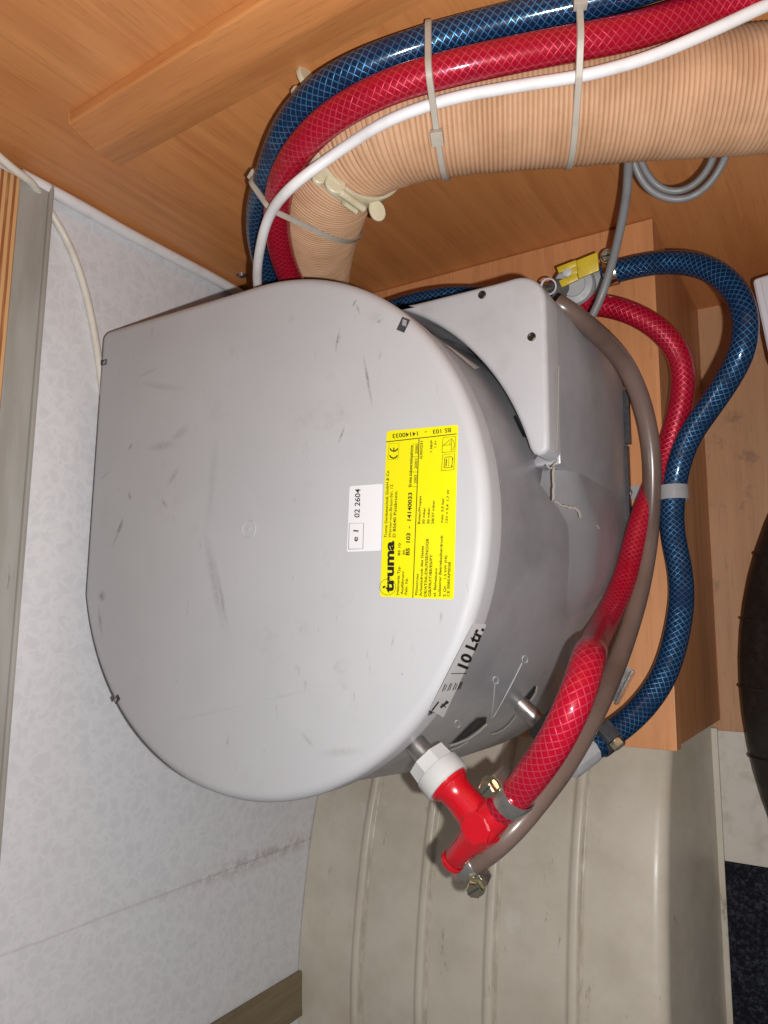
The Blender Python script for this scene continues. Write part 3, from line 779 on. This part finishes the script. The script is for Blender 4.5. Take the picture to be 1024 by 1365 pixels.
# ================================================================== HOSES AND CABLES
HR = .0094
def path(pts, st=.003, sm=6): return smoothp(catmull([pd(*p) for p in pts], st), sm)
blue_up = path([(1000, -62, .385), (900, -33, .3935), (800, -2, .408), (680, 27, .420), (560, 60, .426), (470, 95, .434), (420, 127, .447), (385, 168, .467), (362, 222, .498), (345, 288, .545), (348, 330, .575), (360, 368, .605), (385, 400, .64), (420, 425, .665)])
red_up = path([(1120, -55, .388), (1030, -18, .397), (960, 4, .404), (850, 40, .4055), (700, 70, .4110), (600, 92, .4165), (520, 116, .4245), (450, 152, .4385), (405, 192, .459), (376, 242, .491), (369, 300, .532), (379, 350, .570), (395, 385, .60), (425, 420, .64)])
white_up = path([(1110, -30, .392), (1024, 6, .3965), (940, 45, .401), (860, 78, .4055), (780, 100, .4105), (700, 113, .4155), (600, 132, .4235), (520, 160, .434), (450, 203, .4565), (390, 248, .4665), (360, 286, .498), (347, 330, .530), (343, 375, .570), (350, 410, .61)])
tube_obj('blue_hose', blue_up, HR, 'blue_hose', label='dark blue braided hose along the top of the duct, outermost of the bundle', cat='hose')
tube_obj('red_hose', red_up, HR, 'red_hose', label='red braided hose tied along the duct between blue hose and white cable', cat='hose')
tube_obj('white_cable', white_up, .0034, 'white_cable', 14, label='thick white cable strapped over the duct beside the red hose', cat='cable')

tee_c = pZ(644, 1099, .445)
bar_d = (pZ(690, 1060, .449)-tee_c).normalized()
hose0 = tee_c+bar_d*.016
red_lo = smoothp(catmull([hose0, pd(690, 1058, .402), pd(715, 1026, .391), pd(742, 985, .383), pd(764, 940, .381), pd(777, 904, .389), pd(784, 880, .400), pd(788, 868, .425), pd(789, 866, .455), pd(793, 856, .495), pd(803, 836, .533), pd(819, 804, .558), pd(834, 768, .574), pd(846, 725, .586), pd(857, 687, .592), pd(872, 648, .596), pd(887, 612, .598), pd(896, 582, .597), pd(906, 545, .594), pd(911, 507, .592), pd(905, 473, .592), pd(884, 444, .594), pd(850, 421, .60), pd(809, 408, .61), pd(767, 407, .625), pd(735, 412, .64), pd(700, 425, .655)], .002), 4)
tube_obj('red_hose', red_lo, .0092, 'red_hose', label='red braided hose looping from behind the boiler down to the red valve', cat='hose')
blue_lo = path([(803, 366, .617), (820, 362, .612), (865, 352, .598), (910, 350, .583), (951, 361, .566), (981, 388, .553), (994, 425, .545), (991, 462, .545), (974, 500, .553), (947, 541, .567), (921, 579, .579), (906, 616, .586), (898, 657, .588), (896, 695, .586), (899, 722, .582), (906, 757, .575), (909, 792, .568), (905, 830, .561), (897, 867, .556), (884, 903, .552), (861, 938, .548), (835, 964, .543), (809, 983, .536), (790, 997, .530)])
tube_obj('blue_hose', blue_lo, .0092, 'blue_hose', label='long blue braided hose curving from the yellow valve down the right side of the plinth', cat='hose')
blue_bk = smoothp(catmull([pY(470, 434, -.075), pY(500, 419, -.08), pY(525, 409, -.083), pY(560, 399, -.085), pY(600, 393, -.088), pY(650, 393, -.09), pY(700, 393, -.095), pd(728, 388, .605)], .003), 3)
tube_obj('blue_hose', blue_bk, .0066, 'blue_hose', label='short dark blue hose just showing behind the triangular housing', cat='hose')
sp_d = (pZ(600, 1148, .440)-tee_c).normalized()
clear = path([(742, 404, .53), (752, 410, .528), (775, 427, .535), (805, 452, .552), (831, 482, .567), (850, 520, .578), (862, 560, .585), (869, 605, .589), (870, 657, .590), (867, 700, .588), (861, 747, .580), (852, 792, .567), (839, 837, .55), (820, 890, .525), (797, 942, .498), (771, 991, .474), (745, 1032, .456), (715, 1070, .443), (690, 1100, .437), (658, 1131, .437), (636, 1147, .443), (620, 1157, .446), (609, 1163, .448)])
tube_obj('drain_tube', clear, .0071, 'clear_tube', 18, label='brown tinted clear tube bowing from the housing down to the red valve', cat='tube')

# grey cables hanging below the duct
g1 = path([(850, 150, .46), (842, 190, .478), (838, 215, .49), (836, 255, .505), (826, 310, .527), (812, 365, .548), (800, 400, .556), (788, 424, .560), (776, 446, .58)])
tube_obj('grey_cable', g1, .0031, 'grey_cable', 12, label='dark grey cable hanging from the duct past the yellow lever', cat='cable')
g2 = path([(842, 170, .485), (841, 200, .492), (848, 225, .497), (862, 250, .50), (885, 264, .50), (915, 266, .495), (942, 250, .488), (962, 222, .481), (972, 195, .472), (974, 165, .46)])
tube_obj('grey_cable', g2, .0024, 'grey_cable', 12, label='pale grey cable forming the outer of two loops under the duct', cat='cable')
g3 = path([(852, 170, .488), (850, 200, .495), (860, 228, .502), (880, 251, .505), (905, 256, .502), (930, 244, .496), (947, 222, .489), (955, 195, .480), (957, 165, .468)])
tube_obj('grey_cable', g3, .0024, 'grey_cable', 12, label='pale grey cable forming the inner of two loops under the duct', cat='cable')
# white cables in the corner by the wall
cc = [V((.007, -.0065, z)) for z in (.545, .50, .45, .40, .35, .30, .24, .2215)]
cc = [p+V((.0008*math.sin(i*2), 0, 0)) for i, p in enumerate(cc)]
tube_obj('corner_cable', smoothp(catmull(cc, .004), 4), .0050, 'white_cable', 14, label='white cable running down the corner between white wall and wood panel', cat='cable')
c2 = smoothp(catmull([pX(-40, 172, .02), pX(0, 210, .018), pX(24, 230, .0165), pX(42, 243, .014), pX(54, 262, .0055), pX(70, 287, .0042), pX(90, 322, .0042), pX(106, 362, .0042), pX(118, 405, .0042), pX(127, 450, .0042), pX(133, 490, .0042), pX(140, 540, .0042), pX(150, 600, .0042)], .003), 3)
tube_obj('thin_cable', c2, .0031, 'cream_cable', 12, label='thin white cable crossing the grey profile and curving down behind the boiler', cat='cable')

# ================================================================== CABLE TIES
def hull(P):
    P = sorted(set((round(p[0], 6), round(p[1], 6)) for p in P))
    def half(Q):
        h = []
        for p in Q:
            while len(h) > 1 and (h[-1][0]-h[-2][0])*(p[1]-h[-2][1])-(h[-1][1]-h[-2][1])*(p[0]-h[-2][0]) <= 0: h.pop()
            h.append(p)
        return h[:-1]
    return half(P)+half(P[::-1])
def cable_tie(p, T_, bundle, head_px, label, wid=.0040):
    T_ = T_.normalized(); a, b = frame(T_, (0, 0, 1)); pts = []
    for P, r in bundle:
        best = None
        for u, v in zip(P, P[1:]):
            du, dv = (u-p).dot(T_), (v-p).dot(T_)
            if du*dv <= 0 and abs(du-dv) > 1e-9:
                x = u.lerp(v, du/(du-dv))
                if best is None or (x-p).length < (best-p).length: best = x; bt = (v-u).normalized()
        if best and (best-p).length < .09:
            f1, f2 = frame(bt)
            for k in range(28):      # where the plane of the tie cuts this hose
                w_ = 2*math.pi*k/28; d = (f1*math.cos(w_)+f2*math.sin(w_))*(r+.0004); den = bt.dot(T_)
                q = best-p+d-bt*(d.dot(T_)/(den if abs(den) > .5 else math.copysign(.5, den))); pts.append((q.dot(a), q.dot(b)))
    H = hull(pts); C3 = [p+a*x+b*y for x, y in H]
    # subdivide
    n = len(C3); loop = []
    for i in range(n):
        u, v = C3[i], C3[(i+1) % n]; k = max(1, int((v-u).length/.004))
        for j in range(k): loop.append(u.lerp(v, j/k))
    n = len(loop); cen = sum(loop, V((0, 0, 0)))/n; vs, fs = [], []
    for i in range(n):
        t_ = (loop[(i+1) % n]-loop[i-1]).normalized(); o_ = t_.cross(T_); 
        if o_.dot(loop[i]-cen) < 0: o_ = -o_
        for w_, h_ in ((-wid/2, 0), (-wid/2+.0004, .0012), (wid/2-.0004, .0012), (wid/2, 0)): vs.append(loop[i]+T_*w_+o_*h_)
    for i in range(n):
        j = (i+1) % n
        for k in range(4): m = (k+1) % 4; fs.append((4*i+k, 4*i+m, 4*j+m, 4*j+k))
    t = thing('cable_tie', min(loop, key=lambda q: q.z), label, 'cable tie', 'nylon ties round the duct bundle')
    mesh('strap', vs, fs, 'tie', t, smooth=40)
    def sd(q): 
        c = ROT @ (q-CAM); return (512+F*c.x/-c.z-head_px[0])**2+(682.5-F*c.y/-c.z-head_px[1])**2+(c.z*0)
    vis = [i for i in range(n) if (loop[i]-cen).dot(CAM-cen) > 0]
    i = min(vis, key=lambda k: sd(loop[k])); t_ = (loop[(i+1) % n]-loop[i-1]).normalized(); o_ = t_.cross(T_)
    if o_.dot(loop[i]-cen) < 0: o_ = -o_
    mesh('head', *boxg(loop[i]+o_*.0026, T_*.0036, t_*.0042, o_*.0026), 'tie', t, smooth=30, bevel=.0007)
    return t
B = [(dsamp, .0342), (blue_up, HR), (red_up, HR), (white_up, .0034)]
def tie_at(x, y, tilt=V((0, 0, 0)), **kw):
    k = min(range(len(dsamp)), key=lambda i: (lambda c: (512+F*c.x/-c.z-x)**2+(682.5-F*c.y/-c.z-y)**2)(ROT @ (dsamp[i]-CAM)))
    T_ = (dsamp[min(k+3, len(dsamp)-1)]-dsamp[k-3]).normalized()
    return cable_tie(dsamp[k], T_+tilt, B, **kw)
tie_at(592, 165, head_px=(586, 182), label='nylon cable tie nearest the bend with its lock on the front of the duct')
tie_at(757, 135, head_px=(748, 6), label='nylon cable tie at the top edge with its lock over the blue hose')
A_, B_, F_ = pd(345, 246, .515), pd(468, 284, .60), pd(405, 284, .535)
k_ = near(dsamp, pd(415, 272, .585)); Tt = (B_-A_).cross(F_-A_).normalized()
cable_tie(dsamp[k_]+Tt*((A_-dsamp[k_]).dot(Tt)), Tt, B, head_px=(345, 243), label='nylon cable tie round red hose and duct just above the boiler')

# ================================================================== CLAMPS, VALVES, FITTINGS
def hose_clamp(c, ax, r, side, label, wid=.0105, mat='steel', smat='brass', scr_len=.011, tail=False):
    """worm-drive clip: band, housing with screw on the side given"""
    c = V(c); ax = V(ax).normalized(); side = V(side); side = (side-ax*side.dot(ax)).normalized(); tan = ax.cross(side).normalized()
    if tan.dot(CAM-c) < 0: tan = -tan
    t = thing('hose_clamp', c-V((0, 0, r)), label, 'hose clamp')
    prof = [(-wid/2, r), (-wid/2, r+.0008), (-wid/2+.0006, r+.0011), (wid/2-.0006, r+.0011), (wid/2, r+.0008), (wid/2, r)]
    bd_ = mesh('band', *lathe(prof, c, ax, 40, cap=False), mat, t)
    for k in range(7):
        q = (k-9)*.16; d = side*math.cos(q)+tan*math.sin(q)
        mesh('thread_slot', *boxg(c+d*(r+.00125), ax*wid*.3, d.cross(ax)*.0006, d*.0002), 'black_strip', bd_, smooth=0)
    h = c+side*(r+.0026)
    mesh('worm_housing', *boxg(h, ax*wid*.56, tan*.0066, side*.0036), mat, t, smooth=30, bevel=.0014)
    mesh('screw', *lathe([(-.002, .0030), (.0045, .0030), (.0047, .0050), (.0088, .0050), (.0096, .0042)], h+tan*.0030, tan, 48, fn=hexfn), smat, t, smooth=25)
    mesh('screw_slot', *boxg(h+tan*.01265, ax*.0042, side*.0006, tan*.0002), 'black_strip', t, smooth=0)
    mesh('screw_flange', *lathe([(0, .0058), (.0009, .0058)], h+tan*.0072, tan, 24), smat, t)
    if tail:
        P = [c+(side*math.cos(q)+tan*math.sin(q))*(r+.0022+.0034*max(0, -q-1.6)) for q in [-1.2-.12*k for k in range(16)]]
        vs, fs = [], []
        for i, p_ in enumerate(P):
            o_ = (p_-c).normalized(); vs += [p_-ax*wid*.4, p_+ax*wid*.4, p_+ax*wid*.4+o_*.0007, p_-ax*wid*.4+o_*.0007]
            if i:
                k = 4*i
                for m in range(4): fs.append((k-4+m, k-4+(m+1) % 4, k+(m+1) % 4, k+m))
        mesh('band_tail', vs, fs, mat, t, smooth=40)
    return t
camd = lambda p: (CAM-p).normalized()

# red safety valve with its light grey union nut
t = thing('safety_valve', tee_c-V((0, 0, .012)), 'bright red plastic valve with light grey nut on the front boiler pipe', 'valve')
nb = pZ(566, 1013, .445); nb = PA+ax1*(nb-PA).dot(ax1); nl = (tee_c-nb).dot(ax1)
mesh('union_nut', *lathe([(0, .0118), (.0008, .0134), (.0085, .0140), (.009, .0142)], nb, ax1, 48, fn=lambda u: hexfn(u, 8)), 'light_plastic', t, smooth=20)
mesh('nut_collar', *lathe([(.009, .0142), (.0096, .0146), (.0185, .0146), (.0195, .0138), (.0195, .011)], nb, ax1, 48), 'light_plastic', t)
vb = mesh('valve_body', *lathe([(.0175, .0112), (.0205, .0116), (.0225, .0112), (.024, .0098), (.030, .0094), (.040, .0102), (nl+.003, .0110), (nl+.008, .0098), (nl+.0105, .006)], nb, ax1, 40), 'red_plastic', t, smooth=50)
mesh('spout', *lathe([(0, .0108), (.005, .0104), (.012, .0088), (.016, .0074), (.033, .0062), (.0345, .0055), (.0345, .004)], tee_c+ax1*.001, sp_d, 32), 'red_plastic', t, smooth=50)
mesh('boss', *lathe([(-.0112, .0080), (-.0104, .0092), (.0104, .0092), (.0112, .0080)], tee_c, (0, 0, 1), 40, fn=lambda u: hexfn(u, 8)), 'red_plastic', t, smooth=25)
mesh('collar_ring', *lathe([(.0185, .0118), (.0192, .0124), (.0212, .0124), (.0220, .0116)], nb, ax1, 40, cap=False), 'red_plastic', t)
mesh('mould_seam', *boxg(nb+ax1*(nl*.5+.013)+V((0, 0, .0103)), ax1*(nl*.5-.016), ax1.cross(V((0, 0, 1)))*.0004, (0, 0, .0006)), 'red_plastic', t, smooth=0)
mesh('spout_rim', *lathe([(.0312, .0064), (.0316, .0070), (.0340, .0070), (.0346, .0062)], tee_c+ax1*.001, sp_d, 32, cap=False), 'red_plastic', t)
mesh('hose_barb', *lathe([(0, .0104), (.008, .0100), (.014, .0086), (.016, .0072)], tee_c, bar_d, 32), 'red_plastic', t, smooth=50)
mesh('drain_nipple', *lathe([(0, .0045), (.026, .0045)], tee_c+V((0, 0, -.004)), (clear[-4]-tee_c), 20), 'red_plastic', t)
d_ = (red_lo[8]-red_lo[2]).normalized(); cpos = red_lo[5]
hose_clamp(cpos+d_*.002, d_, .0095, (lambda u: u if u.dot(pd(640, 1045, .40)-pd(676, 1076, .40)) > 0 else -u)(camd(cpos).cross(d_)), 'shiny steel hose clamp with brass screw on the red hose at the valve')
d_ = (clear[-1]-clear[-6]).normalized(); cpos = clear[-4]
hose_clamp(cpos, d_, .0073, pd(622, 1190, .43)-pd(616, 1158, .43), 'steel hose clamp with bent tail under the red valve spout', tail=True)
# lower cold-water elbow with blue hose
t = thing('pipe_elbow', P2b-V((0, 0, .015)), 'grey plastic elbow joining the rear boiler pipe to the blue hose', 'pipe fitting')
mesh('union_nut', *lathe([(0, .0105), (.001, .0122), (.012, .0128), (.013, .0118), (.024, .0118)], P2a+ax2*.017, ax2, 40, fn=lambda u: hexfn(u, 8)), 'dark_plastic', t, smooth=25)
e2_ = pd(796, 992, .534); e1 = pd(757, 1020, .520); ed_ = (e1-e2_).normalized(); el_ = (e1-e2_).length
mesh('elbow_body', *lathe([(0, .0080), (.006, .0085), (.007, .0104), (el_-.003, .0108), (el_, .0098), (el_+.0005, .006)], e2_, ed_, 32, fn=lambda u: hexfn(u, 10)), 'grey_plastic', t, smooth=25)
mesh('elbow_neck', *lathe([(0, .0088), ((e1.lerp(e2_, .25)-(P2a+ax2*.030)).length, .0088)], P2a+ax2*.030, e1.lerp(e2_, .25)-(P2a+ax2*.030), 24), 'grey_plastic', t)
d_ = (blue_lo[-6]-blue_lo[-2]).normalized(); cpos = blue_lo[-4]
hose_clamp(cpos, d_, .0096, (pd(790, 985, .51)-cpos)+V((0, 0, .01)), 'dark hose clamp with brass screw at the lower end of the blue hose', mat='black_strip')

# frost valve with yellow lever behind the housing
vc = pd(765, 380, .612); vax = (camd(vc)*.8+V((0, 0, .6))).normalized()
t = thing('drain_valve', vc-V((0, 0, .02)), 'round grey valve with bright yellow lever behind the boiler housing', 'valve')
mesh('valve_body', *lathe([(-.028, .013), (-.018, .0165), (-.006, .0172), (0, .0168), (.0028, .0150), (.0034, .0098), (.0046, .0094), (.0046, .004)], vc, vax, 40), 'grey_plastic', t, smooth=35)
mesh('port', *lathe([(0, .0098), (.020, .0098), (.022, .0086), (.034, .0086)], vc-vax*.010, pd(812, 368, .618)-vc+vax*.010, 28), 'grey_plastic', t)
mesh('inlet', *lathe([(0, .0095), (.018, .0095), (.019, .0075), (.026, .0075)], vc-vax*.010, pd(728, 390, .612)-vc+vax*.008, 28), 'dark_plastic', t)
lz = vc+vax*.0075
l0, l1, l2, l3 = [(lambda q: q+vax*((lz-q).dot(vax)))(pd(x, y, .60)) for x, y in ((768, 347), (798, 338), (800, 362), (771, 371))]
def slab(c4, h): 
    vs = [p-vax*h for p in c4]+[p+vax*h for p in c4]
    return vs, [(3, 2, 1, 0), (4, 5, 6, 7), (0, 1, 5, 4), (1, 2, 6, 5), (2, 3, 7, 6), (3, 0, 4, 7)]
lev = mesh('lever', *slab([l0, l1, l2, l3], .0022), 'yellow_plastic', t, smooth=30, bevel=.0009)
for k in range(9):
    f_ = .14+k*.09; a_, b_ = l0.lerp(l1, f_), l3.lerp(l2, f_)
    mesh('grip_rib', *boxg(a_.lerp(b_, .5)+vax*.0024, (l1-l0).normalized()*.0004, (b_-a_)*.44, vax*.0003), 'yellow_plastic', lev, smooth=0)
PL = lambda x, y: (lambda q: q+vax*((lz-q).dot(vax)))(pd(x, y, .60))
for c4 in ([(740, 354), (768, 346), (769, 354), (743, 362)], [(743, 372), (769, 363), (771, 372), (747, 381)], [(757, 356), (769, 353), (770, 364), (760, 367)]):
    mesh('lever_fork', *slab([PL(*q) for q in c4], .0022 if c4[0][0] < 750 else .0015), 'yellow_plastic', t, smooth=30, bevel=.0007)
mesh('spindle', *lathe([(-.003, .0038), (.0015, .0038), (.002, .003)], PL(755, 361), vax, 20), 'light_plastic', t)
mesh('seal_ring', *lathe([(0, .0066), (0, .0054), (.0012, .0052), (.002, .0058), (.0012, .0066)], pd(731, 382, .585), camd(vc)+V((.5, 0, 0)), 28, cap=False), 'white_plastic', t)
d_ = (blue_lo[5]-blue_lo[1]).normalized()
hose_clamp(blue_lo[2]+d_*.001, d_, .0096, V((-.1, 1, .35)), 'brass hose clamp at the upper end of the blue hose beside the yellow lever', mat='brass')

# clear P-clip screwed to the plinth, over the blue hose
cb = pZ(838, 658, ZP)
t = thing('hose_clip', cb, 'clear plastic clip screwed to the plinth holding the blue hose', 'clip')
bc_ = blue_lo[near(blue_lo, pd(898, 657, .588))]
yb = 5.6e-3; P = [V((cb.x-.006, cb.y, ZP+.001)), V((cb.x+.008, cb.y, ZP+.001)), V((bc_.x-.018, bc_.y, ZP+.0012)), V((bc_.x-.0118, bc_.y, bc_.z-.006))]
for q in range(150, -61, -15): P.append(bc_+V((math.cos(math.radians(q)), 0, math.sin(math.radians(q))))*.0104)
P = catmull(P, .002); vs, fs = [], []
for i, p_ in enumerate(P):
    t_ = (P[min(i+1, len(P)-1)]-P[max(i-1, 0)]).normalized(); o_ = V((-t_.z, 0, t_.x)).normalized()
    vs += [p_+V((0, -yb, 0)), p_+V((0, yb, 0)), p_+V((0, yb, 0))+o_*.0010, p_+V((0, -yb, 0))+o_*.0010]
    if i:
        k = 4*i
        for m in range(4): fs.append((k-4+m, k-4+(m+1) % 4, k+(m+1) % 4, k+m))
mesh('strap', vs, fs, 'clip', t, smooth=40)
s = mesh('screw', *lathe([(.0012, .0040), (.0024, .0040), (.0036, .0026), (.0038, .001)], cb+V((.0, 0, .0011)), (0, 0, 1), 24), 'steel', t)
for an in (.4, .4+math.pi/2):
    mesh('cross_slot', *boxg(cb+V((0, 0, .0050)), V((math.cos(an), math.sin(an), 0))*.0022, V((-math.sin(an), math.cos(an), 0))*.0005, (0, 0, .0002)), 'black_strip', s, smooth=0)
# steel mounting angle on the plinth
a_, b_ = pZ(840, 890, ZP), pZ(818, 934, ZP); d_ = (b_-a_); sd_ = V((-d_.y, d_.x, 0)).normalized()
t = thing('mounting_angle', a_.lerp(b_, .5), 'small galvanised steel angle on the plinth beside the red hose', 'bracket')
mesh('base_leg', *boxg(a_.lerp(b_, .5)+V((0, 0, .0012)), d_*.5, sd_*.0055, (0, 0, .0008)), 'steel', t, smooth=0, bevel=.0004)
mesh('upright', *boxg(a_.lerp(b_, .5)+sd_*.0045+V((0, 0, .006)), d_*.5, sd_*.0008, (0, 0, .0048)), 'steel', t, smooth=0, bevel=.0004)
# screw on the wood panel
p = pY(322, 366, 0)
t = thing('wall_screw', p, 'small silver screw in the wood panel above the white wall end', 'screw')
mesh('washer', *lathe([(.0002, .0052), (.0012, .0050)], p, (0, -1, 0), 24), 'steel', t)
mesh('head', *lathe([(.0012, .0032), (.0024, .0030), (.0032, .0016)], p, (0, -1, 0), 20), 'steel', t)
p = pX(962, 880, x1-.0015)
mesh('panel_screw', *lathe([(.0002, .0030), (.0012, .0028), (.0016, .0014)], p, (1, 0, 0), 20), 'steel', label='tiny screw head in the side of the wooden plinth', cat='screw')

# ================================================================== THINGS AT THE RIGHT EDGE
# white box
q0 = pZ(1003, 372, .16); q1 = pZ(1027, 485, .16); d_ = (q1-q0).normalized(); s_ = V((-d_.y, d_.x, 0)); s_ = s_ if s_.x > 0 else -s_
c_ = q0+(q1-q0)*.5+s_*.07
vs, fs = boxg((c_.x, c_.y, .081), (q1-q0)*.5, s_*.07, (0, 0, .08))
t = thing('white_box', (c_.x, c_.y, 0), 'white plastic box cut off by the right edge of the picture', 'box')
mesh('case', vs, fs, 'white_plastic', t, smooth=30, bevel=.004, bseg=3)
vs, fs = boxg((c_.x, c_.y, .1622), (q1-q0)*.46, s_*.064, (0, 0, .0010))
mesh('lid', vs, fs, 'white_plastic', t, smooth=30, bevel=.0009)
# black tyre
zt = .085; pts = [pZ(1024, 695, zt), pZ(988, 860, zt), pZ(1026, 1085, zt)]
(ax_, ay_), (bx_, by_), (cx_, cy_) = [p.xy for p in pts]
D_ = 2*(ax_*(by_-cy_)+bx_*(cy_-ay_)+cx_*(ay_-by_))
ux = ((ax_**2+ay_**2)*(by_-cy_)+(bx_**2+by_**2)*(cy_-ay_)+(cx_**2+cy_**2)*(ay_-by_))/D_
uy = ((ax_**2+ay_**2)*(cx_-bx_)+(bx_**2+by_**2)*(ax_-cx_)+(cx_**2+cy_**2)*(bx_-ax_))/D_
RT_ = (V((ux, uy))-pts[1].xy).length
print('TYRE', ux, uy, RT_)
t = thing('rubber_tyre', (ux, uy, 0), 'rounded black rubber tyre lying flat at the right edge', 'tyre')
pf = [(.085-.078*math.cos(q), RT_-.075+.075*math.sin(q)) for q in [math.pi*k/24 for k in range(25)]]+[(.155, RT_-.11), (.140, RT_-.13)]
mesh('carcass', *lathe(pf, (ux, uy, 0), (0, 0, 1), 96, cap=False), 'rubber', t, smooth=60)
for k in range(9):
    q = math.pi+(k-4)*.16; e_ = V((math.cos(q), math.sin(q), 0)); f_ = V((-e_.y, e_.x, 0))
    P = [V((ux, uy, .085-.0785*math.cos(w_)))+e_*(RT_-.075+.0752*math.sin(w_)) for w_ in [math.pi*(.52+.03*i) for i in range(10)]]
    vs, fs, uv = tube(P, .0014, 6); mesh('sidewall_rib', vs, fs, 'rubber', t, uvs=uv)
